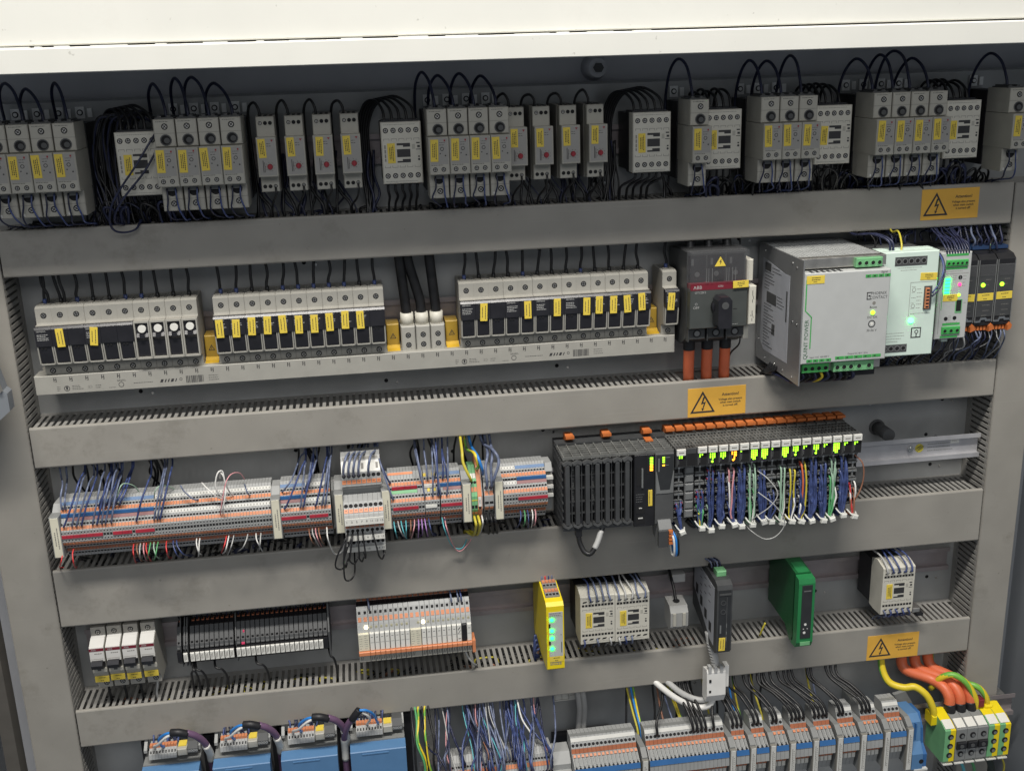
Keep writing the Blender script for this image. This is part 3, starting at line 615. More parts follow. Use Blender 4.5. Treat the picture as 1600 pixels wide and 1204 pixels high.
for i in range(3): part(t, 'upper_bay', ['black', 'hole', 'dark_grey'], MB().box(2 + 24 * i, 23 + 24 * i, 70, 84, 34, 66).cyl(12.5 + 24 * i, 84, 43, 5, .2, n=18, m=1).cyl(12.5 + 24 * i, 84, 43, 3.2, .35, n=16, m=2).box(5 + 24 * i, 8 + 24 * i, 84, 84.3, 54, 62, m=2))
part(t, 'clear_cover', 'clear', MB().box(.4, 73.6, 84.5, 97, 33.6, 72, c=1.4).box(.4, 73.6, 30, 84.4, 70.6, 72.4))
for x in (20, 22.6, 27, 45, 47.6, 52, 56): part(t, 'cover_rib', 'mid_grey', MB().box(x, x + .5, 96.9, 97.2, 35, 52))
s_ = part(t, 'warning_symbol', ['yellow', 'ink'], MB().plate([(28.5, 53.5), (45, 53.5), (36.8, 67.5)], 97, 97.3, 1).plate([(29.8, 54.2), (43.7, 54.2), (36.8, 66.1)], 97.2, 97.45, 0).plate([(37.4, 62.4), (35.4, 59.2), (37, 59.6), (36, 55.6), (38.6, 60.2), (36.9, 59.9), (38.2, 62.4)], 97.4, 97.6, 1))
k = part(t, 'knob', 'black_satin', MB().cyl(37, 95, 5, 10.5, 9, n=24, r2=9.8)); part(k, 'handle', 'black_satin', MB().plate([(28.5, -14), (30, -17.5), (44, -17.5), (45.5, -14), (45.5, 16), (42, 20.5), (32, 20.5), (28.5, 16)], 98, 119)); part(k, 'handle_mark', 'dark_grey', MB().cyl(37, 119, 10.5, 4.4, .3, n=18))
text(t, 'ABB', 6.0, 10, 95.2, 29, 'print_white'); text(t, 'ION', 3.6, 38.5, 95.2, 29.4, 'print_white'); text(t, 'OT125F3', 4.0, 13.5, 95, 22.6, 'print_white', sx=.9); text(t, 'O\nOFF', 4.4, 8.6, 95, 6.4, 'print_white')
part(t, 'print', ['print_white', 'hole'], fine(MB().box(49, 53, 94.9, 95.15, 0, .8, m=1).box(55, 60, 94.9, 95.15, 0, .8, m=1), 46, 70, 95, -19.4, -17.4, 1, 0, 2))
lab(t, 53.5, 97.2, 26, 19.5, 8.6, 3, False)
a = part(t, 'auxiliary_contact', 'beige', MB().box(74.6, 83.4, 40, 96, -20, 27.5, c=.8)); part(a, 'contact_mark', 'ink', MB().box(78.6, 79.2, 95.9, 96.2, 16, 22).plate([(78.8, 16), (79.4, 16), (81, 11), (80.4, 11)], 95.9, 96.2).box(78.6, 79.2, 95.9, 96.2, 7, 11).box(78.6, 79.2, 95.9, 96.2, -7, -3).plate([(78.8, -7), (79.4, -7), (81, -12), (80.4, -12)], 95.9, 96.2).box(78.6, 79.2, 95.9, 96.2, -16, -12).box(76.6, 78.6, 95.9, 96.2, -9.2, -8.6))
part(t, 'auxiliary_contact', 'beige', MB().box(74.6, 82.4, 40, 86, 32, 58, c=.8)); part(t, 'auxiliary_contact', 'beige', MB().box(73.8, 81.2, 40, 80, -42, -21, c=.8))
for i in range(3):
    x = 786 + 13.5 + 24 * i - i * .6
    wire([(x, 52, 168), (x, 50, 176), (x + J(1), 46, 185), (x, 42, 196)], 5.6, 'w_black', 'thick black cable entering the top of the main switch', 'black cables above the main switch', cat='cable', name='cable', n=12)
    c = thing('cable', f'orange cable with black sleeve, {ORD[i]} under the main switch counted from the fuses', 'cable', x, -30, 50, 'orange cables under the main switch')
    part(c, 'sheath', 'w_orange', MB().tube([(-1.5, 9, 76), (-1, 7, 64), (0, 3, 45), (2.5, -4, 28), (4.5, -12, 8)], 6.9, n=16)); part(c, 'sleeve', 'black', MB().tube([(-1.5, 9, 91), (-1.5, 9, 80), (-1.4, 9, 72)], 7.3, n=16))
wire([(859, 74, 62), (858, 72, 48), (852, 60, 34), (851, 50, 14), (851, 46, -8)], 1.1, 'w_black', 'thin dark wire from the switch auxiliary contact down into the duct', None)
wire([(864, 50, 170), (864, 46, 178), (863, 44, 192)], 1.3, 'w_black', 'thin dark wire above the switch auxiliary contact', None)
# ---- large power supply
t = thing('power_supply', 'large grey power supply with perforated top, green connectors and side sticker', 'power supply', 905, 99, 0)
part(t, 'side_housing', 'psu_side', MB().box(0, 1.6, 8, 150, -86, 65)); part(t, 'housing', 'black', MB().box(1.6, 106, 8, 130, -84, 62.4)); part(t, 'top_rim', 'zinc', MB().box(1.6, 107, 126, 139, 53, 65, c=.6).box(103, 107, 20, 126, 60, 65))
b = MB()
for i in range(20): b.box(2 + i * 5.2, 4.6 + i * 5.2, 10, 126, 63, 65)
for i in range(17): b.box(2, 105, 11 + i * 7, 13.2 + i * 7, 63, 65.3)
part(t, 'perforated_top', 'mesh_metal', b, kind='stuff')
part(t, 'front_panel', 'psu_face', MB().box(1.6, 107.5, 130, 152, -59, 50.5, c=1.2)); part(t, 'vent_slots', 'hole', MB().box(10, 14, 139, 150, 50.2, 50.7).box(17, 21, 139, 150, 50.2, 50.7).box(24, 28, 139, 150, 50.2, 50.7).box(31, 35, 139, 150, 50.2, 50.7).box(38, 42, 139, 150, 50.2, 50.7).box(45, 49, 139, 150, 50.2, 50.7))
part(t, 'bottom_rim', 'zinc', MB().box(1.6, 107, 100, 140, -72, -60))
def plug(o, x, d, z, n, p, h, m1='green_pale', r=2.6, deep=16, ring=True):
    b = MB().box(x, x + n * p, d - deep, d, z, z + h, c=.8); q = part(o, 'connector', m1, b)
    for i in range(n):
        part(q, 'wire_entry', [m1, 'hole'], MB().ring(x + (i + .5) * p, d, z + h * .45, r * .8, r * 1.1, .5, m=0).cyl(x + (i + .5) * p, d - .6, z + h * .45, r * .85, .75, m=1))
    return q
plug(t, 67, 145, 52.5, 4, 8.2, 11, r=3); plug(t, 6, 146, -72, 4, 8.4, 11.5, 'green_term', r=3.2)
for i in range(2): q = plug(t, 45 + i * 25.5, 148, -72.5, 3 if i == 0 else 2, 12.6 if i else 8.6, 12.5, 'green_pale', r=3.4)
for x0, n, z in ((76, 4, 41.5), (8, 4, -57), (44, 5, -55.5)):
    for i in range(n): part(t, 'pole_tag', ['green_term', 'ink'], MB().box(0, 7.2 if n == 4 else 11, 0, .3, 0, 3.6).box(2, 4.6, .25, .4, 1, 2.4, m=1), x=x0 + i * (7.9 if n == 4 else 11.6), d=152, z=z)
part(t, 'green_line', 'green_term', MB().box(3.2, 4.6, 151.9, 152.3, 6, 43).plate([(3.2, 6), (4.6, 6.2), (12.2, -1.4), (12.2, -3.2)], 151.9, 152.3).box(10.9, 12.2, 151.9, 152.3, -40, -2))
text(t, 'QUINT POWER', 7.0, 6.4, 152, -29, 'green_deep', rot=math.pi / 2); text(t, 'PHOENIX\nCONTACT', 5.0, 94, 152, 19.6, 'ink', sx=.9); part(t, 'logo', 'ink', MB().box(79, 80, 151.9, 152.2, 15, 24).box(79, 84.6, 151.9, 152.2, 23, 24).box(79, 84.6, 151.9, 152.2, 15, 16).box(81, 83.6, 151.9, 152.2, 18.6, 20.4))
text(t, 'Signal', 3.6, 99, 152, 47.4, 'ink'); text(t, 'Boost', 3.8, 88, 152, 5.6, 'ink'); text(t, 'DC OK', 4.0, 87.6, 152, -6.6, 'ink'); text(t, '30-56 V', 4.0, 87.6, 152, -22.6, 'ink'); text(t, 'Input 3 AC  400-500 V', 2.9, 24, 152, -51, 'ink', sx=.9); text(t, 'Output DC 48 V  20 A', 3.0, 72, 152, -49.6, 'ink', sx=.9)
part(t, 'indicator', 'ink_grey', MB().cyl(88.6, 151.8, 10.6, 2.1, .4)); part(t, 'indicator_lamp', 'led_lime', MB().cyl(87.6, 151.8, -.8, 2.6, 1.2, n=16)); part(t, 'trimmer', ['ink', 'white'], MB().ring(87.4, 151.9, -14.6, 3.4, 4.6, .2, m=0).cyl(87.4, 151.9, -14.6, 1.9, .4, m=1))
lab(t, 3.6, 152.1, 37.6, 22, 9.6, 3, False)
st = part(t, 'side_sticker', 'psu_sticker', MB().prism([(24, 48), (96, 40), (112, 40), (112, -68), (34, -70), (22, -60)], -.25, 0))
b = MB(); rs = random.Random(11)
def sidebox(d0, d1, z0, z1): b.box(-.42, -.2, d0, d1, z0, z1)
sidebox(32, 52, 34, 44); sidebox(40, 72, -6, 8)
for i in range(26):
    z = 40 - i * 4.1
    if -8 < z < 10 or z > 32: d_ = 74 if -8 < z < 10 else 56
    else: d_ = 32
    e = d_ + rs.uniform(12, 34)
    while d_ < min(e, 106): l = rs.uniform(1, 4); sidebox(d_, d_ + l, z - .5, z + .5); d_ += l + .8
sidebox(103, 107, -18, 20); sidebox(60, 70, -44, -30); part(st, 'print', 'dark_grey', b)
b = MB()
for d_, z_ in ((30, 58), (118, 57), (131, 54), (124, -13), (138, -13), (40, -80), (72, -80), (100, -80), (130, -80), (16, -60)): b.cyl(-.7, d_, z_, 1.5, .8, axis='x', n=10)
part(t, 'housing_rivets', 'steel', b)
# ---- pale green power supply with the bright lamp
t = thing('power_supply', 'pale green power supply with bright green lamp beside the large grey one', 'power supply', 1014.5, 99, 0)
part(t, 'housing', 'mid_grey', MB().box(.5, 72, 8, 110, -60, 58)); part(t, 'top_grille', 'dark_grey', MB().box(2, 71, 12, 108, 58, 61))
part(t, 'front_panel', 'mint', MB().box(0, 72.5, 108, 125, -65, 64, c=1)); part(t, 'top_rim', 'mint', MB().box(0, 72.5, 96, 108, 58, 64.5))
b = MB().box(16, 57, 124.8, 125.2, 47, 58); q = part(t, 'terminal_row', 'dark_grey', b)
for i in range(5): part(q, 'wire_entry', ['mid_grey', 'hole'], MB().ring(20.6 + i * 8, 125.2, 52.6, 2.6, 3.5, .5, m=0).cyl(20.6 + i * 8, 125.1, 52.6, 2.7, .4, m=1))
q = part(t, 'terminal_row', 'dark_grey', MB().box(6, 39, 124.8, 125.2, -60, -50))
for i in range(4): part(q, 'wire_entry', ['mid_grey', 'hole'], MB().ring(10.4 + i * 8, 125.2, -55, 2.6, 3.5, .5, m=0).cyl(10.4 + i * 8, 125.1, -55, 2.7, .4, m=1))
lab(t, 50, 125.1, 29, 21.5, 9, 3, False)
part(t, 'rocker_block', 'dark_grey', MB().box(56, 66, 124.8, 126, -8, 21)); part(t, 'signal_plug', 'orange', MB().box(57, 61.5, 126, 129, -6, 19)); b = MB()
for i in range(6): b.box(57.4, 61, 128.8, 129.2, -5 + i * 4.1, -3 + i * 4.1)
part(t, 'plug_slots', 'hole', b)
part(t, 'status_lamp', 'led_hot', MB().cyl(41.6, 124.8, -21, 3.0, 1.4, n=18))
b = MB(); fine(b, 24, 46, 125, 40.5, 42.8, 1, 0, 3); fine(b, 20, 54, 125, 43.5, 45.6, 1, 0, 4); fine(b, 40, 46, 125, -16, 24, 6, 0, 5); fine(b, 47, 54, 125, -8, 20, 6, 0, 6); b.box(38, 38.4, 124.9, 125.15, -16, 26); b.box(38, 70, 124.9, 125.15, 26, 26.4); fine(b, 44, 68, 125, -15, -10, 1, 0, 7); fine(b, 6, 36, 125, -48, -34, 4, 0, 8); b.ring(43, 125, 17, 2, 2.5, .12); b.ring(43, 125, -3, 2, 2.5, .12)
part(t, 'print', 'ink_grey', b); part(t, 'logo', ['ink', 'mint'], MB().box(43, 56, 124.9, 125.2, -43, -30, m=0).box(44.4, 54.6, 125.1, 125.35, -41.6, -31.4, m=1).ring(50, 125.3, -35.4, 1.6, 2.6, .15, m=0).box(49.4, 50.6, 125.2, 125.5, -41.6, -38, m=0))
# ---- battery module with a column of green lamps
t = thing('battery_module', 'grey battery module with a column of green lamps and green connectors', 'power module', 1100.5, 99, 0)
part(t, 'housing', 'mid_grey', MB().box(.5, 40, 8, 92, -48, 52)); part(t, 'front_panel', 'psu_face', MB().box(0, 41, 90, 105, -53, 56, c=1))
plug(t, 7, 107, 39, 5, 5.8, 8, 'green_term', r=2.2, deep=6); plug(t, 8, 107, -47, 3, 8.2, 10, 'green_term', r=2.8, deep=6)
for z, n, x0 in ((51.5, 5, 7), (35, 5, 7), (-35.5, 4, 9), (-51.5, 4, 7)): part(t, 'pole_tags', ['green_term', 'ink'], MB().box(x0, x0 + n * 5.8, 104.8, 105.25, z, z + 2.8))
for i in range(5): part(t, 'level_lamp', 'led_green', MB().box(8.2 - i * .1, 14.8 - i * .1, 104.8, 105.7, 21.4 - i * 4.1, 24.2 - i * 4.1))
part(t, 'alarm_lamp', 'led_red', MB().cyl(27.5, 104.8, 15.6, 2.1, .9, n=14)); part(t, 'alarm_lamp', 'led_lime', MB().cyl(27.6, 104.8, 2.4, 2, .9, n=14))
part(t, 'selector', ['hole', 'mid_grey'], MB().cyl(27.6, 104.8, 24.6, 2.6, .6, n=16).box(27.2, 28, 105.3, 105.6, 22.4, 26.6, m=1))
part(t, 'interface_port', ['hole', 'green_pale'], MB().box(24, 33, 104.8, 105.3, -20.5, -3, m=1).box(25.2, 31.8, 105.2, 105.5, -18, -4, m=0)); part(t, 'test_socket', 'hole', MB().cyl(13, 104.8, -27, 2.5, .5, n=16)); part(t, 'test_socket', 'hole', MB().cyl(24.6, 104.8, -26.6, 2.5, .5, n=16))
lab(t, 7, 105.1, -4.6, 19.5, 8.6, 3, False)
b = MB(); fine(b, 18, 24, 105, 21, 28, 3, 0, 3); fine(b, 31, 36, 105, 12, 28, 4, 0, 4); fine(b, 8, 36, 105, 31, 34, 1, 0, 5); fine(b, 14, 34, 105, -33.5, -31, 1, 0, 6); fine(b, 16, 20, 105, -30, -23, 3, 0, 7); b.box(8, 38, 104.9, 105.15, 29.4, 29.8); b.box(3.4, 3.8, 104.9, 105.15, -46, 4); b.box(35, 38, 104.9, 105.15, -8, -7.5)
part(t, 'print', 'ink_grey', b); part(t, 'green_line', 'green_term', MB().box(5.2, 5.9, 104.9, 105.2, -16, 30))
part(t, 'latch', 'mint', MB().box(17, 25, 60, 92, -60, -53))
# ---- three slim black electronic fuse modules
for i, (x, l) in enumerate(((1138, 'slim black electronic fuse module tight beside the battery module'), (1163.5, 'slim black electronic fuse module between its two twins'), (1189, 'slim black electronic fuse module beside the upright duct'))):
    if i == 0:
        t0 = thing('electronic_fuse', l, 'fuse module', x, 99, 0, 'slim black electronic fuse modules')
        part(t0, 'housing', 'black', MB().prism([(8, -46), (70, -50), (85, -44), (85, 40), (78, 46), (60, 50), (8, 50)], .6, 24.6)); part(t0, 'front_panel', 'anthracite', MB().box(2, 23.2, 84, 86, -33, 34, c=.6)); part(t0, 'clear_window', 'clear', MB().box(2.6, 22.6, 86, 87, 20, 33.6)); part(t0, 'edge_strip', 'mid_grey', MB().box(.6, 1.6, 80, 85.6, -40, 40).box(23.6, 24.6, 80, 85.6, -40, 40))  # mid-grey strips run along both front edges of the housing
        part(t0, 'status_lamp', 'led_lime', MB().cyl(7.5, 86, 8.4, 2.7, .9, n=16)); lab(t0, 1.6, 86.1, -11.5, 21.4, 9.4, 2, False)
        b = MB(); fine(b, 11, 18, 86, 7, 10, 1, 0, 2); fine(b, 9, 20, 86, -19, -16.6, 1, 0, 3); fine(b, 10, 20, 86, -26, -23.6, 1, 0, 4); fine(b, 11, 20, 86, 14, 16, 1, 0, 5); fine(b, 9, 19, 86, -32, -30, 1, 0, 6); part(t0, 'print', 'ink_grey', b)
        part(t0, 'silver_clip', 'steel', MB().plate([(1.6, -40), (8, -40), (9, -36.6), (14, -36.4), (15, -38.5), (22, -38.5), (22, -36), (17, -36), (15.4, -33.6), (8, -33.8), (6.5, -37.6), (1.6, -37.6)], 85.4, 86.6))
        part(t0, 'top_connector', 'blue_dark', MB().box(1, 24, 40, 66, 50, 54))
        b = MB()
        for k in range(5): b.box(2 + 4.5 * k, 5 + 4.5 * k, 78, 83, -51, -46)
        part(t0, 'push_buttons', 'orange_lever', b); part(t0, 'release_tab', 'orange_lever', MB().plate([(20, -52), (25, -50), (26, -45), (23, -41.5), (20, -45)], 80, 88))
    else: dup(t0, x, 99, l)
# ---- wires around the power supplies
for i in range(46):
    x = random.uniform(1030, 1205); y = random.uniform(20, 78); k = random.choice(('w_navy', 'w_navy', 'w_black', 'w_black', 'w_blue'))
    z0 = 152 if x > 1140 else 163
    tangle('thicket of dark wires above the power supplies', [(x, y, z0 - 4), (x + J(3), y - 2, z0 + 6), (x + J(16), y * .85, z0 + 13 + J(4)), (x + J(26), y * .7, 176), (x + J(30), 36, 196)], random.choice((.9, 1.1, 1.4)), k)
wire([(1044, 112, 160), (1046, 108, 170), (1050, 90, 182), (1054, 66, 178), (1056, 48, 190)], 1.2, 'w_yellow', 'short yellow wire above the pale green power supply', None)
for dx in (0, 4): wire([(1030 + dx, 112, 160), (1029 + dx, 108, 174), (1018 + dx, 88, 180), (1005, 60, 177), (1000, 46, 190)], 1.5, 'w_navy', 'grey blue wire bending back over the pale green power supply', 'wires bending back over the pale supply')
wire([(1094, 100, 158), (1096, 112, 152), (1094, 124, 140), (1087, 130, 124), (1078, 131, 112)], 1.2, 'w_blue', 'blue wire hanging from the top into the orange plug of the pale supply', None); wire([(1097, 98, 158), (1098.5, 112, 150), (1096, 124, 136), (1088, 130, 118), (1078, 131, 108)], 1.2, 'w_navy', 'navy wire hanging beside the blue one into the orange plug', None)
for i in range(9): x = 1108 + i * 3.6; wire([(x, 103, 150), (x, 104, 157), (x + J(2), 92, 167), (x + J(5), 66, 174), (x + J(8), 44, 190)], 1.1, 'w_navy', 'navy wire plugged into the top of the battery module', 'wires into the top of the battery module')
for i in range(8): x = 1140 + i * 9; wire([(x, 62, 152), (x + J(1), 66, 160), (x + J(4), 60, 172), (x + J(6), 46, 192)], 1.5, 'w_slate' if i % 3 == 0 else 'w_navy', 'blue grey wire rising from the electronic fuse modules', 'wires above the electronic fuse modules')
for i in range(44):
    x = 1020 + i * 4.4; tangle('thin wires hanging below the battery and fuse modules', [(x, 76, 50), (x + J(2), 84, 40 + J(3)), (x + J(8), 78, 26 + J(5)), (x + J(12), 58, 10 + J(4)), (x + J(12), 44, -10)], random.choice((.7, 1.0, 1.2)), random.choice(('w_black', 'w_navy', 'w_slate', 'w_grey')))
for i in range(9): x = 914 + i * 8; wire([(x, 136, 26), (x + 2, 138, 18 + J(2)), (x - 2 + J(4), 124, 10), (x - 8, 92, 6 + J(3)), (x - 12, 56, 4), (x - 12, 44, -14)], 1.7 if i < 4 else 2.2, 'w_earth' if i == 3 else 'w_black' if i % 2 else 'w_navy', 'wire sagging beneath the large power supply', 'wires under the large power supply')
for i in range(4): x = 884 + i * 6; wire([(908, 60 + 8 * i, 20), (902 - i, 58 + 6 * i, 10), (897 + i, 52, 2), (896 + i * 3, 46, -14)], 2.2, 'w_black', 'black wire entering the duct beside the large power supply', 'black wires beside the large power supply')
# ================================================================ ROW 3: terminal strips and the controller
R3Z = -139
K3, OX, OD, OZ = .972, 11.0, 37.6, 11.3              # the middle row stands on a rail raised 38 mm off the plate; sizes below are 3 % over
def LAID(p): return p if (p[2] > -76 and p[1] < 46) or (p[2] < -178 and p[1] < 75) else (K3 * p[0] + OX, K3 * p[1] + OD, K3 * p[2] + OZ)
BEFORE = set(bpy.data.objects) - {R3}
PROF = [(8, 36), (30, 38), (50, 24), (50, 21.5), (60, 7), (60, -7), (52, -18), (44, -20), (36, -36), (8, -36)]
FA, FB, FC, FD, FE = ((30, 38), (50, 24)), ((50, 21.5), (60, 7)), ((60, 7), (60, -7)), ((60, -7), (52, -18)), ((44, -20), (36, -36))
def on(f, s, off=0):
    (a, b), (c, e) = f; t_ = Vector((c - a, e - b)); n = Vector((-t_.y, t_.x)).normalized(); n = n if n.x > 0 or (abs(n.x) < 1e-6 and n.y > 0) else -n
    return a + (c - a) * s + n.x * off, b + (e - b) * s + n.y * off
def slab(b, f, s0, s1, x0, x1, th, m=0):
    p, q = on(f, s0, -.3), on(f, s1, -.3); r, u = on(f, s1, th), on(f, s0, th); b.prism([p, q, r, u], x0, x1, m); return b
def disc(b, f, s, x, r, m=0, th=.12, n=10):
    d, z = on(f, s, th); (a, c), (e, g) = f; t_ = Vector((0, e - a, g - c)).normalized()
    pts = [(x + r * math.cos(2 * math.pi * i / n), d + t_.y * r * math.sin(2 * math.pi * i / n), z + t_.z * r * math.sin(2 * math.pi * i / n)) for i in range(n)]
    b.quad(pts, m); return b
def term_strip(x0, n, p, z, label, marks, group='terminal strips of the middle rail', d=0, prof=PROF, name='terminal_strip'):
    t = thing(name, label, 'terminal strip', x0, z, d, group)
    b = MB()
    for i in range(n): b.prism(prof, i * p + .14, (i + 1) * p - .14)
    part(t, 'terminal_bodies', 'term_grey', b, kind='stuff')
    h = MB(); o = MB(); o2 = MB(); sm = MB()
    for i in range(n):
        x = (i + .5) * p
        disc(h, FA, .56, x, p * .40); disc(h, FB, .52, x, p * .40); disc(h, FD, .72, x, p * .42); disc(h, FE, .66, x, p * .42)
        slab(o, FA, .68, .88, x - p * .42, x + p * .42, .5); slab(o, FB, .68, .92, x - p * .42, x + p * .42, .5); slab(o, FD, .12, .46, x - p * .42, x + p * .42, .5); slab(o2, FE, .12, .42, x - p * .42, x + p * .42, .5)
        disc(h, FA, .79, x, p * .13, th=.62, n=6, m=1); disc(h, FB, .81, x, p * .13, th=.62, n=6, m=1)
        sm.box(x - p * .2, x + p * .2, 59.8, 60.12, 3.9, 5.4).box(x - p * .2, x + p * .2, 59.8, 60.12, -5.6, -4.1)
        sm.box(x - p * .36, x + p * .36, 59.6, 60.08, -1.6, 1.6); sm.box(x - p * .4, x + p * .4, 49.4, 50.1, 21.9, 24.4)
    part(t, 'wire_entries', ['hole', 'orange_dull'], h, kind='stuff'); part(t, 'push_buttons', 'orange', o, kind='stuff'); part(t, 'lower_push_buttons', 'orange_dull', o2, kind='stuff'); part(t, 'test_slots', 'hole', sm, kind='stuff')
    for nm, f, a, c, m in marks:          # coloured marker strips and plug bridges, each a part
        xa, xb = a * p + .2, c * p - .2
        if f == 'A': b = slab(MB(), FA, .22, .42, xa, xb, .35)
        elif f == 'AB': b = MB().box(xa, xb, 47, 51.4, 21.6, 25.2)
        elif f == 'B': b = slab(MB(), FB, .06, .3, xa, xb, .35)
        elif f == 'C': b = MB().box(xa, xb, 58, 61.2, -1.9, 1.9)
        elif f == 'AT': b = slab(MB(), FA, .05, .2, xa, xb, .3)
        if m == 'marker':
            for i in range(int(a), int(c)): x = (i + .5) * p; (slab(b, FA, .27, .36, x - .5, x + .6, .45, 1) if f == 'A' else slab(b, FB, .12, .24, x - .5, x + .6, .45, 1))
            part(t, nm, ['marker', 'ink_grey'], b)
        else: part(t, nm, m, b)
    return t
MK, BR = 'marker_strip', 'plug_bridge'
marks = [(MK, 'A', 0, 15, 'blue_strip'), (MK, 'A', 15, 29, 'blue_strip'), (MK, 'A', 29, 49, 'marker'), (MK, 'A', 49, 66, 'marker'), (BR, 'AB', 0, 11, 'blue_bridge'), (BR, 'AB', 11, 29, 'blue_bridge'), (MK, 'B', 2, 29, 'brown_strip'), (MK, 'B', 29, 49, 'marker'), (MK, 'B', 49, 66, 'marker')]
for a, c in ((0, 2), (2, 4), (4, 6), (6, 8), (8, 10), (10, 13), (16, 19), (19, 21), (21, 22), (23, 29)): marks.append((BR, 'C', a, c, 'red_bridge'))
term_strip(17, 66, 3.8, R3Z, 'long grey terminal strip with orange buttons nearest the upright duct', marks)
term_strip(279, 16, 3.84, R3Z, 'short terminal strip with one long and three small red bridges', [(MK, 'A', 0, 8, 'blue_strip'), (MK, 'A', 8, 16, 'marker'), (BR, 'AB', 0, 8, 'blue_bridge'), (MK, 'B', 0, 8, 'brown_strip'), (MK, 'B', 8, 16, 'marker'), (BR, 'C', 0, 8, 'red_bridge'), (BR, 'C', 9, 11, 'red_bridge'), (BR, 'C', 11, 13, 'red_bridge'), (BR, 'C', 13, 15, 'red_bridge')])
term_strip(413, 11, 4.0, R3Z, 'terminal strip with pale green marker and small red bridges beside the numbered block', [('push_button_row', 'AT', 0, 8, 'orange'), (BR, 'AB', 1, 3, 'red_bridge'), (BR, 'AB', 3, 5, 'red_bridge'), (BR, 'AB', 5, 7, 'red_bridge'), (BR, 'AB', 7, 9, 'red_bridge'), (MK, 'B', 0, 9, 'green_pale'), (BR, 'C', 1, 3, 'red_bridge'), (BR, 'C', 3, 5, 'red_bridge'), (BR, 'C', 5, 7, 'red_bridge'), (BR, 'C', 7, 9, 'red_bridge')])
term_strip(457.6, 5, 3.7, R3Z, 'five terminals with white bridges and yellow marks between two terminal strips', [(BR, 'AB', 0, 4, 'white'), (MK, 'B', 1, 2, 'yellow'), (MK, 'A', 0, 1, 'yellow'), (MK, 'A', 3, 4, 'yellow'), (MK, 'B', 3, 4, 'yellow'), (BR, 'C', 0, 4, 'white')])
term_strip(477.4, 7, 3.85, R3Z, 'seven terminals with blue and red bridges before the green earth terminals', [(MK, 'A', 0, 7, 'blue_strip'), (BR, 'AB', 0, 7, 'blue_bridge'), (MK, 'B', 1, 7, 'brown_strip'), (BR, 'C', 0, 7, 'red_bridge')])
term_strip(556.5, 15, 3.86, R3Z, 'terminal strip with blue, brown and red bars beside the black controller', [(MK, 'A', 0, 5, 'marker'), (MK, 'A', 5, 15, 'blue_strip'), (BR, 'AB', 5, 15, 'blue_bridge'), (MK, 'B', 0, 5, 'marker'), (MK, 'B', 5, 15, 'brown_strip'), (BR, 'C', 5, 15, 'red_bridge')])
# ---- end brackets with an upright label card
t0 = None
for x, l in ((7.5, 'end bracket with label card before the long terminal strip'), (268.2, 'end bracket with label card after the long terminal strip'), (345.5, 'end bracket with label card before the numbered terminal block'), (403.8, 'end bracket with label card after the numbered terminal block'), (505.2, 'end bracket with label card before the green earth terminals'), (546.2, 'end bracket with label card before the strip next to the controller')):
    if t0 is None:
        t0 = thing('end_bracket', l, 'end bracket', x, R3Z, 0, 'end brackets with label cards')
        part(t0, 'body', 'term_grey', MB().prism([(8, 32), (34, 34), (46, 27), (46, -20), (34, -32), (8, -32)], 0, 10.4)); part(t0, 'card_holder', 'term_dark', MB().box(-.6, 11, 46, 62, -26, 27, c=.6))
        b = MB().box(.5, 9.9, 61.6, 62.5, -25, 26, c=.2)
        for i in range(2):
            z = -14 if i else -10; e = 8 if i == 0 else 14
            while z < e: l_ = random.uniform(1.2, 3); b.box(3.4 + 3 * i, 4.6 + 3 * i, 62.4, 62.6, z, min(z + l_, e), m=1); z += l_ + .6
        part(t0, 'label_card', ['label_card', 'ink_grey'], b)
    else: dup(t0, x, R3Z, l)
# ---- numbered double block
t = thing('numbered_terminal_block', 'tall grey terminal block with white number strips and black jumper wires', 'terminal block', 356, -139, 0)
pr = [(8, 66), (36, 66), (54, 50), (57, 34), (50, 30), (47, 22), (64, 16), (75, 3), (80, 1), (80, -9), (64, -12), (70, -24), (72, -26), (72, -33), (56, -35), (60, -44), (62, -46), (62, -53), (8, -53)]
b = MB()
for i in range(8): b.prism(pr, i * 6.1 + .12, (i + 1) * 6.1 - .12)
part(t, 'terminal_bodies', 'term_grey', b)
G1, G2, G3, G4 = ((36, 66), (54, 50)), ((64, 16), (75, 3)), ((64, -12), (70, -24)), ((56, -35), (60, -44)); G0 = ((54, 50), (57, 34))
for i in range(8):
    x = (i + .5) * 6.1
    part(t, 'wire_entry', 'hole', disc(MB(), G0, .2, x, 2.5, n=14)); part(t, 'wire_entry', 'hole', disc(MB(), G2, .3, x, 2.6, n=14)); part(t, 'wire_entry', 'hole', disc(MB(), G3, .75, x, 2.2, n=12)); part(t, 'wire_entry', 'hole', disc(MB(), G4, .7, x, 2.2, n=12))
    part(t, 'push_button', ['orange', 'orange_dull'], slab(slab(MB(), G0, .52, .82, x - 2.5, x + 2.5, .6), G0, .6, .68, x - 1.2, x + 1.2, .8, 1)); part(t, 'push_button', ['orange', 'orange_dull'], slab(slab(MB(), G2, .55, .85, x - 2.6, x + 2.6, .6), G2, .62, .7, x - 1.2, x + 1.2, .8, 1))
    part(t, 'push_button', 'orange_dull', slab(MB(), G3, .2, .5, x - 2.4, x + 2.4, .5)); part(t, 'push_button', 'orange_dull', slab(MB(), G4, .15, .45, x - 2.4, x + 2.4, .5))
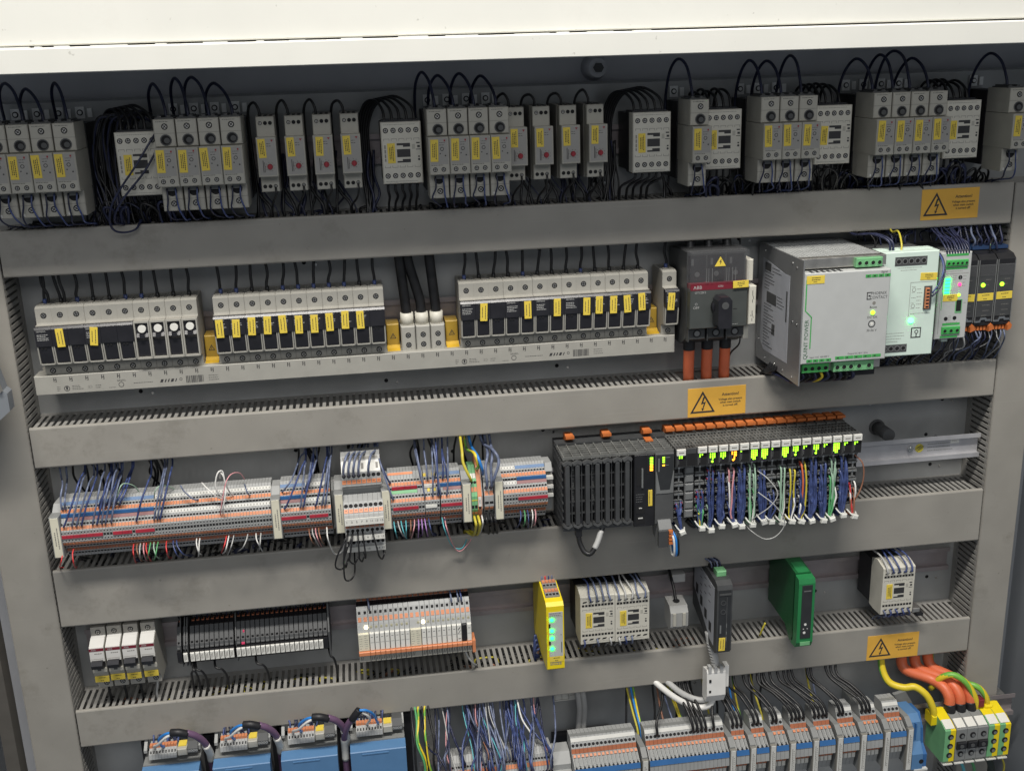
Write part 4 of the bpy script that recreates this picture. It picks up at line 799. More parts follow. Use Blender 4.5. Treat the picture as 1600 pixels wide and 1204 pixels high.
for nm, (d0, d1, z0, z1) in (('n', (79, 81, -8.6, .6)), ('n', (71, 73, -32.8, -26)), ('n', (61, 63, -52.6, -46))):
    s_ = part(t, 'number_strip', 'white', MB().box(.4, 48.4, d0, d1, z0, z1, c=.2))
    if d1 == 81:
        for i, nn in enumerate(('1', '3', '5', '7', '9', '11', '13', '15')): text(s_, nn, 4.2, 3 + i * 6.1, d1, -4, 'ink')
    else:
        for i, nn in ((4, '9'), (5, '11'), (6, '13'), (7, '15')) if d1 == 73 else ((4, '10'), (6, '14'), (7, '15')): text(s_, nn, 4.0, 3 + i * 6.1, d1, (z0 + z1) / 2, 'ink')
s_ = part(t, 'number_strip', 'white', slab(MB(), G1, .3, .95, .4, 48.4, .5)); part(s_, 'strip_slots', 'ink_grey', slab(slab(slab(MB(), G1, .05, .2, 2, 46, .4), G1, .45, .8, 25, 28, .65), G1, .45, .8, 43, 46, .65))
part(t, 'red_bar', 'red_bridge', MB().box(6, 36, 63, 65.4, -13.4, -12.2))
part(t, 'step_shade_strip', 'term_dark', MB().box(0, 48.8, 47, 49, 22, 30))  # darker strip stands in for the shade in the recess of the step
for i, (a, c, lo, sx) in enumerate(((0, 0, -206, -18), (1, 0, -204, -14), (1, 2, -200, -6), (2, 3, -198, 0), (3, 3, -194, 2), (5, 7, -197, 6), (0, 1, -222, -8))):
    xa, xc = 356 + 6.1 * a + 3, 356 + 6.1 * c + 3
    wire([(xa, 70, -161), (xa + sx * .2, 80, -166), (xa + sx * .8, 84, -184), (xa + sx, 82, lo + 6), ((xa + xc) / 2 + sx * .6, 78, lo), (xc + sx * .2, 76, lo + 8), (xc, 70, -192), (xc, 61, -180)], 1.05, 'w_black', 'black jumper loop between two tiers of the numbered block', 'black jumper loops of the numbered block')
for i in range(5): x = 359 + (0, 6.1, 12.2, 18.3, 30.5)[i]; wire([(x, 55, -92), (x, 62, -86), (x + 1, 64, -76), (x + 5, 54, -66), (x + 12 + J(2), 40, -64), (x + 16 + J(4), 36, -52), (x + 18, 36, -40)], 1.5, 'w_slate', 'blue grey wire arching into the top of the numbered block', 'wires into the top of the numbered block')
# ---- green yellow earth terminals, orange one, two grey feed-through terminals
t = thing('earth_terminal', 'pair of green and yellow earth terminals beside the label card', 'terminal', 515.6, R3Z, 0)
for i in range(2): part(t, 'terminal', 'green_pale', MB().prism([(8, 36), (30, 40), (52, 26), (60, 8), (60, -10), (50, -24), (38, -36), (8, -36)], i * 4.2 + .1, i * 4.2 + 4.1))
for i in range(2):
    x = i * 4.2 + 2.1; part(t, 'wire_entry', 'hole', disc(MB(), ((52, 26), (60, 8)), .1, x, 1.9)); part(t, 'push_button', 'orange', slab(MB(), ((52, 26), (60, 8)), .4, .7, x - 1.7, x + 1.7, .5)); part(t, 'mark', 'white', slab(MB(), ((30, 40), (52, 26)), .55, .85, x - 1.8, x + 1.8, .4)); part(t, 'push_button', 'orange', slab(MB(), ((60, -10), (50, -24)), .3, .6, x - 1.7, x + 1.7, .5)); part(t, 'test_slot', 'hole', MB().box(x - 1.6, x + 1.6, 59.8, 60.2, -8.6, -4))
part(t, 'band', 'w_yellow', MB().box(.2, 8.2, 59.8, 60.3, 2, 3.4))
t = thing('orange_terminal', 'slim orange terminal beside the green earth terminals', 'terminal', 524.2, R3Z, 0)
part(t, 'body', 'orange', MB().prism([(8, 40), (24, 50), (40, 42), (52, 26), (60, 8), (60, -10), (50, -24), (38, -36), (8, -36)], 0, 5.2)); part(t, 'side_plate', 'term_grey', MB().prism([(8, 38), (30, 40), (50, 26), (58, 8), (58, -10), (48, -24), (38, -36), (8, -36)], 5.2, 6.6)); part(t, 'marker_strip', 'white', MB().box(.6, 4.6, 59.8, 60.6, -6, 7)); part(t, 'test_slot', 'hole', MB().box(1, 4.2, 59.8, 60.2, -9.6, -6.6)); text(t, 'UNIS', 2.6, 2.6, 60.6, .5, 'ink_grey', rot=math.pi / 2)
t = thing('feed_through_terminal', 'pair of grey terminals with orange buttons and slate wires from above', 'terminal', 532.6, R3Z, 0)
for i in range(2):
    part(t, 'terminal', 'term_grey', MB().prism(PROF, i * 6 + .1, i * 6 + 5.9)); x = i * 6 + 3
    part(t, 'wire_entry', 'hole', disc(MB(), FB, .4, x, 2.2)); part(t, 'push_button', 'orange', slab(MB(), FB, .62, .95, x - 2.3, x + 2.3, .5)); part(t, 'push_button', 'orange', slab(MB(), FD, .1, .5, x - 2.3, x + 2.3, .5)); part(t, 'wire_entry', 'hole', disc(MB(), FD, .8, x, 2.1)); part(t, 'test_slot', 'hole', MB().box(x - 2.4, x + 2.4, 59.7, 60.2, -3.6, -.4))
t = thing('end_clamp', 'ribbed grey end clamp between the last terminal strip and the controller', 'end bracket', 615, R3Z, 0)
part(t, 'body', 'term_grey', MB().prism([(8, 34), (34, 36), (40, 26), (30, 24), (30, -30), (8, -32)], 0, 9)); 
for z in (16, 4, -8): part(t, 'rib', 'marker', MB().box(0, 9.6, 30, 44, z, z + 4))
for x in (269, 341.5, 349, 505.5, 545.6): part(thing('spacer_plate', 'plain grey spacer block wedged behind a label card bracket', 'spacer', x, R3Z, 0, 'grey spacers on the middle rail'), 'body', 'term_dark', MB().prism([(8, 30), (26, 33), (40, 24), (40, -26), (8, -30)], 0, 9.4))
# ---- wires of the terminal strips
def tw(x, row, col, r=1.15, top=-62, lx=0, g='slate blue wires plugged into the terminals', l='slate blue wire arching down into a terminal of the middle rail'):
    d, z = {1: (44, -110), 2: (57, -127), 0: (36, -103)}[row]
    wire([(x, d - 2, z), (x + lx * .1, d + 5, z + 4), (x + lx * .45, d + 4, z + 18 + (8 if row == 2 else 0)), (x + lx * .8, d - 10, top - 12 + J(3)), (x + lx, 36, top + J(2)), (x + lx + J(3), 34, -34)], r, col, l, g)
for x, row, lx in ((20, 1, 4), (23.5, 1, 8), (21, 2, 40), (31, 2, 28), (36, 2, 34), (42, 2, 32), (55, 2, 26), (60, 2, 30), (66, 2, 22), (70, 2, 26), (77, 2, 22), (62, 1, 24), (66, 1, 26), (70, 1, 30), (75, 1, 26), (80, 1, 32), (86, 1, 30), (106, 2, 30), (127, 2, 24), (131, 2, 22), (134, 2, 26), (281, 1, 44), (283, 2, 40), (303, 2, 16), (306, 2, 24), (309, 1, 22), (312, 1, 20), (321, 2, 24), (329, 2, 20), (333, 2, 16), (336, 1, 8)):
    tw(x, row, random.choice(('w_slate', 'w_slate', 'w_blue')), lx=lx * .75 + J(2), top=-66 + J(6))
for x, row, lx in ((455, 1, -6), (458, 2, -8), (463, 1, -2), (467, 2, 4), (471, 1, 8), (474, 2, 2), (478, 2, -6), (482, 1, 2), (485, 2, 6), (488, 1, -4), (416, 1, -16), (419, 2, -18)): tw(x, row, random.choice(('w_slate', 'w_blue', 'w_slate')), lx=lx, top=-64 + J(5), g='slate blue wires of the middle strips', l='slate blue wire arching into the strips beside the numbered block')
for x, a in ((536, 2), (542, 2)): wire([(x, 58, -122), (x, 66, -112), (x + J(2), 62, -92), (x + 4, 50, -80), (x + 3, 40, -66), (x, 38, -40)], 1.9, 'w_slate', 'thick slate wire dropping into the two grey terminals', 'slate wires of the two grey terminals')
wire([(542, 60, -120), (545, 70, -104), (552, 66, -84), (546, 54, -72), (535, 44, -66), (530, 38, -44)], 2.0, 'w_slate', 'pale slate wire bowing out above the two grey terminals', None)
wire([(517.5, 53, -112), (515, 62, -104), (508, 58, -86), (508, 46, -72), (506, 38, -44)], 1.9, 'w_yellow', 'dull yellow green wire bent down into the earth terminals', None)
wire([(526, 44, -100), (527, 56, -92), (523, 52, -76), (514, 42, -72), (512, 36, -46)], 1.9, 'w_earth', 'yellow green wire curling into the orange terminal', None, turn=2)
wire([(533, 50, -106), (531, 60, -94), (526, 54, -78), (520, 44, -68), (516, 38, -44)], 1.9, 'w_bright_blue', 'bright blue wire crossing above the orange terminal', None)
for x, c, o in ((17, 'w_red', -8), (28, 'w_red', 0), (99, 'w_red', 0), (103, 'w_brown', 3), (107, 'w_grey', -2), (111, 'w_pink', 1), (114, 'w_red', 3), (119, 'w_green', -6), (123, 'w_palegreen', 4), (128, 'w_green', -8), (138, 'w_red', 1), (146, 'w_blue', 8), (150, 'w_blue', 14), (174, 'w_white', 4), (178, 'w_white', -4), (210, 'w_red', -8), (213, 'w_white', -10), (219, 'w_grey', -10), (236, 'w_grey', -14), (246, 'w_white', 6), (252, 'w_grey', -4), (311, 'w_brown', 6), (315, 'w_grey', 7), (319, 'w_pink', 6), (323, 'w_brown', 5), (417, 'w_teal', 3), (422, 'w_grey', 8), (426, 'w_teal', 6), (432, 'w_teal', -1), (438, 'w_brown', -2), (443, 'w_pink', -6), (448, 'w_violet', -2), (452, 'w_violet', 0), (456, 'w_violet', 3), (461, 'w_blue', 4), (481, 'w_blue', 3), (579, 'w_blue', -5), (584, 'w_green', -2), (588, 'w_blue', 0), (594, 'w_white', -2), (598, 'w_pink', -3)):
    wire([(x, 54, -158), (x + o * .1, 62, -162), (x + o * .5, 63, -172 + J(2)), (x + o, 56, -181 + J(2)), (x + o + J(3), 46, -186), (x + o, 40, -205)], .8, c, f'{c[2:]} wire dropping from the lower terminals into the tall duct', f'{c[2:]} wires under the middle terminals')
for dx in (0, 3): wire([(478 + dx, 55, -158), (480 + dx, 70, -170), (488 + dx, 74, -190 - dx), (500, 70, -196 - dx), (508 + dx * 2, 60, -188), (510, 48, -184), (510, 42, -200)], .8, 'w_pink' if dx else 'w_teal', ('pink' if dx else 'teal') + ' wire sagging over the edge of the tall duct', None)
wire([(333, 54, -158), (334, 66, -170), (341, 74, -186), (351, 70, -184), (354, 52, -178), (354, 44, -200)], .9, 'w_white', 'white wire sagging beside the numbered block', None)
for x in (519, 524): wire([(x, 54, -160), (x + 1, 66, -168), (x - 3, 68, -180), (x - 10, 56, -180), (x - 12, 44, -186), (x - 12, 40, -205)], 1.8, 'w_yellow', 'yellow wire curving out under the earth terminals', 'yellow wires under the earth terminals')
wire([(529, 52, -160), (529, 62, -168), (524, 62, -182), (520, 48, -186), (520, 40, -205)], 1.1, 'w_white', 'white wire under the orange terminal', None)
for x in (535, 541, 546): wire([(x - 1, 54, -158), (x, 62, -168), (x + 1, 62, -182), (x + 2, 50, -190), (x + 2, 42, -210)], 1.8, 'w_black', 'dark wire under the two grey terminals', 'dark wires under the grey terminals')
wire([(217, 42, -118), (214, 54, -110), (205, 62, -92), (208, 60, -74), (214, 56, -72), (216, 58, -86), (219, 52, -100), (223, 42, -112)], .9, 'w_white', 'white loop of wire standing above the long terminal strip', None)
wire([(206, 57, -128), (209, 66, -116), (213, 66, -100), (218, 60, -84), (224, 52, -78), (232, 40, -82), (236, 26, -96)], .7, 'w_pink', 'thin pink wire curving above the long terminal strip', None)
wire([(209, 57, -128), (212, 68, -114), (216, 66, -98), (216, 56, -86), (210, 40, -80), (206, 26, -92)], .8, 'w_white', 'white wire slanting over the second row of the long strip', None)
wire([(181, 42, -112), (176, 54, -106), (166, 52, -96), (160, 40, -92)], .9, 'w_slate', 'short grey wire end sticking out of the long strip', None)
wire([(243, 42, -112), (241, 54, -104), (238, 52, -92)], .9, 'w_slate', 'short upright grey wire end on the long strip', None)
wire([(214, 42, -112), (206, 56, -106), (194, 54, -94), (186, 42, -90)], .9, 'w_white', 'short white wire end lying across the long strip', None)
for x0, x1, z in ((84, 104, -82), (128, 148, -88)): wire([(x0, 44, -105), (x0 + 4, 52, -92), ((x0 + x1) / 2, 46, z), (x1, 34, z - 8), (x1 + 4, 20, -108)], .7, 'w_palegreen', 'thin pale green wire arching over the long strip', 'thin green arches over the long strip')
for i in range(30): x = random.choice((36, 50, 62, 72, 82, 128, 134, 300, 318, 330, 370, 384, 398, 446, 456, 466, 476, 508, 518, 532)) + J(4); tangle('black wires in the shade behind the middle terminals', [(x, 34, -44), (x + J(4), 30, -60), (x + J(6), 24, -78), (x + J(6), 16, -100)], 1.4, 'w_black')
# ================================================================ controller
PZ = -132
t = thing('controller_cpu', 'black controller unit with finned grille, memory slot and orange levers', 'controller', 631, PZ, 0)
part(t, 'housing', 'black', MB().box(1, 143, 8, 66, -49, 44)); part(t, 'rear_frame', 'anthracite', MB().box(0, 145, 6, 12, -54, 52).box(0, 145, 12, 30, 49, 51.5)); part(t, 'bottom_bar', 'anthracite', MB().box(0, 92, 12, 74, -52, -47))
for i in range(7):
    x = 3 + i * 12.9
    f = part(t, 'fin', 'anthracite', MB().prism([(66, 44), (77, 41), (78.5, 38), (78.5, -42), (75, -47), (66, -48)], x, x + 5.4)); part(f, 'fin_cap', 'dark_grey', MB().plate([(x - 3.6, 42), (x + 2.7, 45.5), (x + 9, 42), (x + 7.6, 38.4), (x + 2.7, 41.5), (x - 2.2, 38.4)], 70, 79.5)); part(f, 'fin_cap', 'dark_grey', MB().plate([(x - 3.4, -44), (x + 2.7, -47.5), (x + 8.8, -44), (x + 7, -41), (x + 2.7, -44), (x - 2, -41)], 70, 79))
b = MB()
for z in (22, 4, -14, -30): b.box(3, 86, 68, 72, z, z + 1.6)
for i in range(7): b.box(11.2 + i * 12.9, 12.4 + i * 12.9, 68, 74, -46, 42)
part(t, 'grille_bars', 'anthracite', b)
b = MB()
for i in range(4): b.box(9 + i * 9 + 3, 13 + i * 9 + 3, 60, 66.5, -22, 38, m=0)
for z in range(-20, 38, 6):
    for i in range(4): b.box(11.5 + i * 9, 16.5 + i * 9, 66.2, 66.8, z, z + 1, m=1)
part(t, 'inner_coils', ['mid_grey', 'zinc'], b)
b = MB()
for i in range(12): b.box(1 + i * 11.9, 2.6 + i * 11.9, 14, 76, 45, 50)
for i in range(8): b.box(0, 144, 18 + i * 8, 19.6 + i * 8, 46, 49.6)
part(t, 'top_lattice', 'dusty', b)
b = MB()
for i in range(6): b.box(-.2, 1, 16 + i * 9, 21 + i * 9, -44, 42)
for i in range(9): b.box(-.4, .9, 12, 74, -46 + i * 10.6, -44 + i * 10.6)
part(t, 'side_lattice', 'anthracite', b)
part(t, 'memory_panel', 'black', MB().box(92, 118.4, 62, 79, -52, 46, c=.6)); part(t, 'slot', ['hole', 'mid_grey'], MB().box(95, 104, 78.8, 79.3, 4, 30).box(101, 103, 79, 81, 2, 28, m=1)); part(t, 'print', 'mid_grey', fine(MB(), 94, 106, 79, -19, -6, 4, 0, 3))
part(t, 'display', 'hole', MB().box(107.6, 117.4, 78.8, 79.3, 20, 44)); b = MB()
for i in range(9): b.box(112, 116, 79.2, 79.7, 40.6 - i * 2.1, 41.8 - i * 2.1, m=0 if i < 5 else 1)
part(t, 'status_lamps', ['led_lime', 'led_amber'], b); lab(t, 110, 79.1, -24, 5.4, 22, 1); part(t, 'port', ['hole', 'marker'], MB().box(94, 106, 78.9, 79.3, -34, -24).box(98, 102, 79.2, 79.5, -27, -25.6, m=1)); part(t, 'port', ['hole', 'marker'], MB().box(94, 106, 78.9, 79.3, -48, -38).box(97, 103, 79.2, 79.6, -41, -39.4, m=1))
part(t, 'cpu_panel', 'dark_grey', MB().box(119, 143.4, 62, 80, -50, 46, c=.6)); part(t, 'cpu_window', 'smoke', MB().plate([(120.4, 44), (142.4, 44), (142.4, 16), (138, -4), (125.4, -4), (120.4, 16)], 79.8, 80.6)); part(t, 'cpu_collar', 'mid_grey', MB().plate([(119.6, 22), (120.6, 22), (125.4, -3.6), (138, -3.6), (142.4, 22), (143.3, 22), (142.6, -8), (120.2, -8)], 79.6, 80.9))
b = MB(); [b.box(128, 131, 80.6, 81, 40 - i * 3.0, 41.6 - i * 3.0, m=0) for i in range(3)]; b.box(128, 131, 80.6, 81, 29.4, 31.2, m=1); part(t, 'status_lamps', ['led_lime', 'led_amber'], b); part(t, 'print', 'mid_grey', MB().box(122.6, 124.2, 80.6, 80.9, 22, 40).box(132, 138, 80.6, 80.9, 40.2, 41).box(132, 136, 80.6, 80.9, 30, 30.7))
def lever_mesh(w_):
    return MB().prism([(8, 50), (14, 52), (24, 53), (28, 58), (22, 61), (10, 60)], .8, w_ - .8).prism([(24, 55), (31, 57), (31, 60.4), (24, 60.4)], .3, w_ - .3)
LEV = lever_mesh(12).mesh('lever', 'orange_lever')
for x in (13, 62, 116): put('lever', LEV, t, x, 0, 0)
part(t, 'arrow_tab', 'orange_lever', MB().box(116, 126, 30, 44, 50, 52))
t = thing('signal_plug', 'grey plug with red levers, white and blue wires at the foot of the controller', 'plug', 753, -190, 0)
part(t, 'body', 'mid_grey', MB().prism([(50, 12), (82, 14), (90, 4), (90, -18), (60, -14)], 0, 17)); part(t, 'side', 'anthracite', MB().prism([(86, 4), (92, 2), (92, -20), (86, -18)], -1, 12)); b = MB()
for i in range(4): b.box(12, 17, 88, 95, 0 - i * 5.2, 3.2 - i * 5.2)
part(t, 'levers', 'orange_lever', b)
for dx, c in ((17, 'w_white'), (20, 'w_bright_blue'), (22.6, 'w_black')): wire([(dx - 2, 90, 0), (dx + .5, 96, -8), (dx + 2, 95, -26), (dx + 2.4, 90, -34), (dx + 1, 84, -30), (dx, 78, -12)], 1.5, c, None, parent=t)
t = thing('looped_cable', 'black moulded plug and looping cable under the black controller', 'cable', 651, -186, 0)
part(t, 'plug', 'black', MB().box(-5, 5, 66, 77, 4, 20).box(-4, 4, 67, 76, -6, 4)); wire([(0, 72, -2), (1, 74, -14), (6, 79, -26), (14, 82, -28), (24, 78, -14), (34, 68, 6), (36, 54, 14), (34, 44, 6)], 3.3, 'w_black', None, parent=t, name='cable', n=10); part(t, 'cable_marker', ['w_grey', 'ink'], MB().tube([(19, 81, -22), (24, 78, -14), (30, 72.5, -2)], 3.8, n=10))
# ---- eighteen slim input and output slices
SL = [('sw', 1, 'w_blue2'), ('blank', 0, ''), ('g', 1, 'mix1'), ('gg', 1, 'bluewhite'), ('gg', 1, 'blue'), ('am', 1, 'pinkwhite'), ('dim', 1, 'bigblue'), ('GG', 1, 'green'), ('GG', 1, 'blue'), ('dim', 1, 'few'), ('GG', 1, 'palegreen'), ('gg', 1, 'yellow'), ('g', 1, 'orangewhite'), ('gg', 1, 'bigblue'), ('g', 1, 'blue'), ('GG', 1, 'greens'), ('g', 1, 'bigblue'), ('g', 1, 'end')]
P = 13.88; SX = 776.5
LST = MB().box(.5, 1.0, 0, .2, 0, 14).box(2.4, 2.9, 0, .2, 2, 14).mesh('print', 'mid_grey')
def make_slice(blank):
    t = thing('io_slice', '', 'controller module', SX, PZ, 0, 'slim input and output modules of the controller')
    part(t, 'rear_body', 'black', MB().box(.2, P - .2, 8, 68, -51, 46)); part(t, 'head', 'anthracite', MB().box(.3, P - .3, 66, 80, 25, 50, c=.4)); part(t, 'display', 'hole', MB().box(1, P - 1, 79.9, 80.3, 26.5, 43))
    b = MB()
    for i in range(4): b.box(.4 + i * 4.2, 1.6 + i * 4.2, 14, 78, 46.4, 50)
    for i in range(6): b.box(.3, P - .3, 16 + i * 10, 18 + i * 10, 47, 50.4)
    b.prism([(16, 50), (30, 50), (30, 52), (16, 52)], 1, P - 1)
    part(t, 'top_lattice', 'dusty', b); put('lever', LEV, t, .9, 0, 0)
    if blank:
        for i in range(6): part(t, 'blank_cover', 'mid_grey', MB().box(1, P - 1, 60, 73, 12.4 - i * 12.2, 23.6 - i * 12.2, c=1.6))
    else:
        for i in range(6):
            z = 12.4 - i * 12.2
            part(t, 'terminal', ['mid_grey', 'hole', 'steel', 'black'], MB().box(.6, P - .6, 58, 68, z, z + 11.4, m=3).box(1.4, 5.8, 67.5, 68.4, z + .6, z + 7, m=1).box(8, 12.4, 67.5, 68.4, z + .6, z + 7, m=1).prism([(66, z + 7), (72, z + 8), (72, z + 10.6), (66, z + 11)], .8, P - .8, 0).box(6, 7.8, 66, 72, z + 1, z + 8, m=0).cyl(6.9, 72, z + 9.2, 1.5, .6, n=8, m=2).plate([(1, z + .3), (12.8, z + .3), (11, z + 1.6), (3, z + 1.6)], 68, 71.4, 0))
    part(t, 'release', 'mid_grey', MB().box(3.6, 10, 68, 74, 23.8, 25.6)); return t
plain, blank = make_slice(False), make_slice(True)
LBLM = MB().box(.8, P - 1.6, 80, 83.4, 0, 8, c=.3).box(3, 10, 83.3, 83.5, 3.2, 4.6, m=1).mesh('name_plate', ['white', 'ink_grey'])
TIE = MB().box(-4, 4, 0, 6, -3, 3, c=1).mesh('head', 'tie')
used = {0: 0, 1: 0}
for i, (st, lb, wr) in enumerate(SL):
    x = SX + i * P; l = f'{"blank grey" if st == "blank" else "slim"} controller module, {ORD[i]} from the black processor unit'
    root = blank if st == 'blank' else plain; k = st == 'blank'
    if not used[k]: o = root; o.location.x = x * S; o['label'] = l; used[k] = 1
    else:
        o = bpy.data.objects.new('io_slice', None); COL.objects.link(o); o.location = (x * S, 0, PZ * S); tag(o, l, 'controller module', 'slim input and output modules of the controller')
        for c in SRC: q = c.copy(); COL.objects.link(q); q.parent = o
    if not k and used[0] == 1: SRC = list(o.children); used[0] = 2
    if lb: put('name_plate', LBLM, o, 0, 0, 43.4 if i else 42)
    if st != 'blank':
        put('print', LST, o, 1.2, 80.3, 27.5); b = MB(); rs = random.Random(i)
        cols = {'sw': [(5, 2, 0), (8, 2, 0)], 'g': [(4, 2, 0), (7, 1, 0)], 'gg': [(4, 3, 0), (7, 4, 0), (9.4, 3, 0)], 'GG': [(3.4, 5, 0), (5.6, 6, 0), (7.8, 6, 0), (10, 4, 0)], 'am': [(5, 2, 1), (8, 5, 1), (10, 3, 1)], 'dim': [(3, 1, 0)]}[st]
        for cx, n, mm in cols:
            for r in range(n): b.box(cx - .75, cx + .75, 80.2, 80.7, 39.6 - r * 2.3, 41.3 - r * 2.3, m=mm)
        if st in ('gg', 'am') and i % 2: b.cyl(6.5, 80.2, 30, 1.4, .6, m=1 if st == 'am' else 0)
        part(o, 'status_lamps', ['led_lime', 'led_amber'], b)
    W_ = {'w_blue2': [('w_blue', 4)], 'mix1': [('w_blue', 6), ('w_green', 2), ('w_yellow', 1)], 'bluewhite': [('w_blue', 9), ('w_white', 1), ('w_palegreen', 1)], 'blue': [('w_blue', 11)], 'pinkwhite': [('w_pink', 2), ('w_white', 1), ('w_blue', 6)], 'bigblue': [('w_blue', 14)], 'green': [('w_palegreen', 6), ('w_green', 3), ('w_white', 1)], 'few': [('w_blue', 4)], 'palegreen': [('w_palegreen', 3), ('w_white', 1)], 'yellow': [('w_yellow', 2), ('w_blue', 5), ('w_white', 1)], 'orangewhite': [('w_orange', 1), ('w_yellow', 1), ('w_blue', 6), ('w_white', 1)], 'greens': [('w_palegreen', 4), ('w_green', 3), ('w_white', 1)], 'end': [('w_red', 1), ('w_white', 2), ('w_brown', 2)]}.get(wr)
    if W_:
        nm = {'w_blue': 'blue', 'w_green': 'green', 'w_yellow': 'yellow', 'w_white': 'white', 'w_palegreen': 'pale green', 'w_pink': 'pink', 'w_orange': 'orange', 'w_red': 'red', 'w_brown': 'brown'}
        t = thing('wire_bundle', f'tied bundle of {" and ".join(nm[c] for c, _ in W_[:2])} wires under the {ORD[i]} controller module', 'wire bundle', x + P / 2, PZ, 66, 'tied wire bundles of the controller')
        tx, tz = J(3) - 1, -60 + J(3); total = sum(n for _, n in W_); q = 0; rw = {'bigblue': 1.7, 'blue': 1.6, 'w_blue2': 1.6}.get(wr, 1.2)
        top = {'mix1': -12, 'w_blue2': -24, 'few': -22, 'yellow': 6, 'end': -18, 'palegreen': 12, 'blue': 10}.get(wr, 16)
        for c, n in W_:
            for _ in range(n):
                u = (q % 2) * 2 - 1; z0 = top - (q // 2) * (top + 46) / max(2, total / 2 + 1) + J(2); q += 1; bx_ = u * random.uniform(.8, 4.2)
                wire([(u * 3.2, 1, z0), (u * 3 + J(.6), 8 + J(1), z0 - 3), (bx_ + J(.8), 10.5 + J(2.6), z0 * .6 - 22 + J(3)), (bx_ * .9 + J(.8), 11 + J(2.4), -44 + J(3)), (tx + bx_ * .5, 12 + J(1.5), tz + 3), (tx + bx_ * .5, 7, tz - 4 + J(2)), (tx * .4, -59.5, -70 + J(1)), (tx * .2 + J(3), -72, -76)], rw, c, None, parent=t)
                if c in ('w_red', 'w_orange') or (wr in ('mix1', 'bluewhite', 'w_blue2') and q < 5): part(t, 'ferrule', 'knob_red', MB().cyl(u * 3.2, 3, z0 - 2.4, 1.7, 5, n=8))
        tie = part(t, 'cable_tie', 'tie', MB().tube([(tx - 6, 8, tz + 5), (tx - 3, 17, tz + 1), (tx + 3, 17.5, tz - 1), (tx + 6, 9, tz + 1)], 1.1, n=6)); h = put('tie_head', TIE, t, tx + 1, 15, tz - 2); h.rotation_euler = (0, J(.4), 0)
wire([(SX + 8 * P, 76, -122), (SX + 8.6 * P, 92, -128), (SX + 9.4 * P, 98, -146), (SX + 8.8 * P, 96, -164), (SX + 7.6 * P, 92, -178), (SX + 7.4 * P, 80, -190)], .7, 'w_grey', 'pale wire bowing over the green bundle of the controller', None)
wire([(SX + 8.0 * P, 80, -150), (SX + 9.4 * P, 92, -166), (SX + 10.4 * P, 92, -190), (SX + 9.8 * P, 88, -210), (SX + 8.6 * P, 86, -214), (SX + 7.2 * P, 82, -200), (SX + 6.8 * P, 74, -190)], .7, 'w_grey', 'long pale wire loop hanging over the face of the tall duct', None)
wire([(SX + 17.6 * P, 72, -112), (SX + 18.3 * P, 78, -124), (SX + 18.4 * P, 78, -150), (SX + 17.8 * P, 74, -176), (SX + 17.2 * P, 58, -186), (SX + 17.2 * P, 46, -200)], 1.0, 'w_brown', 'brown wire hanging down past the last controller module', None)
for i in range(10): x = SX + 20 + i * 22; wire([(x, 66, -186), (x + 8, 72, -192 - J(3)), (x + 18, 66, -187)], 3.6, 'w_black', 'dark cable loop under the controller bundles', 'dark cable loops under the controller', cat='cable', name='cable', n=8)
for o in bpy.data.objects:
    if o not in BEFORE and o.parent is None and o.name not in KEEP:
        o.location = (K3 * o.location.x + OX * S, K3 * o.location.y - OD * S, K3 * o.location.z + OZ * S); o.scale = (K3, K3, K3)
LAID = None
b = MB()
for i in range(150):
    x = random.uniform(20, 1040); y = random.uniform(16, 52); b.tube([(x, y, -196), (x + J(5), y, -184), (x + J(16), y + J(7), -182 + J(3)), (x + J(20), y + J(6), -198)], random.choice((.8, 1.2, 1.5)), n=5, seg=3, m=random.choice((0, 0, 1)))
tag(part(None, 'wire_tangle', ['w_black', 'w_navy'], b), 'dark tangle of wires lying in the tall duct', 'wires', kind='stuff')
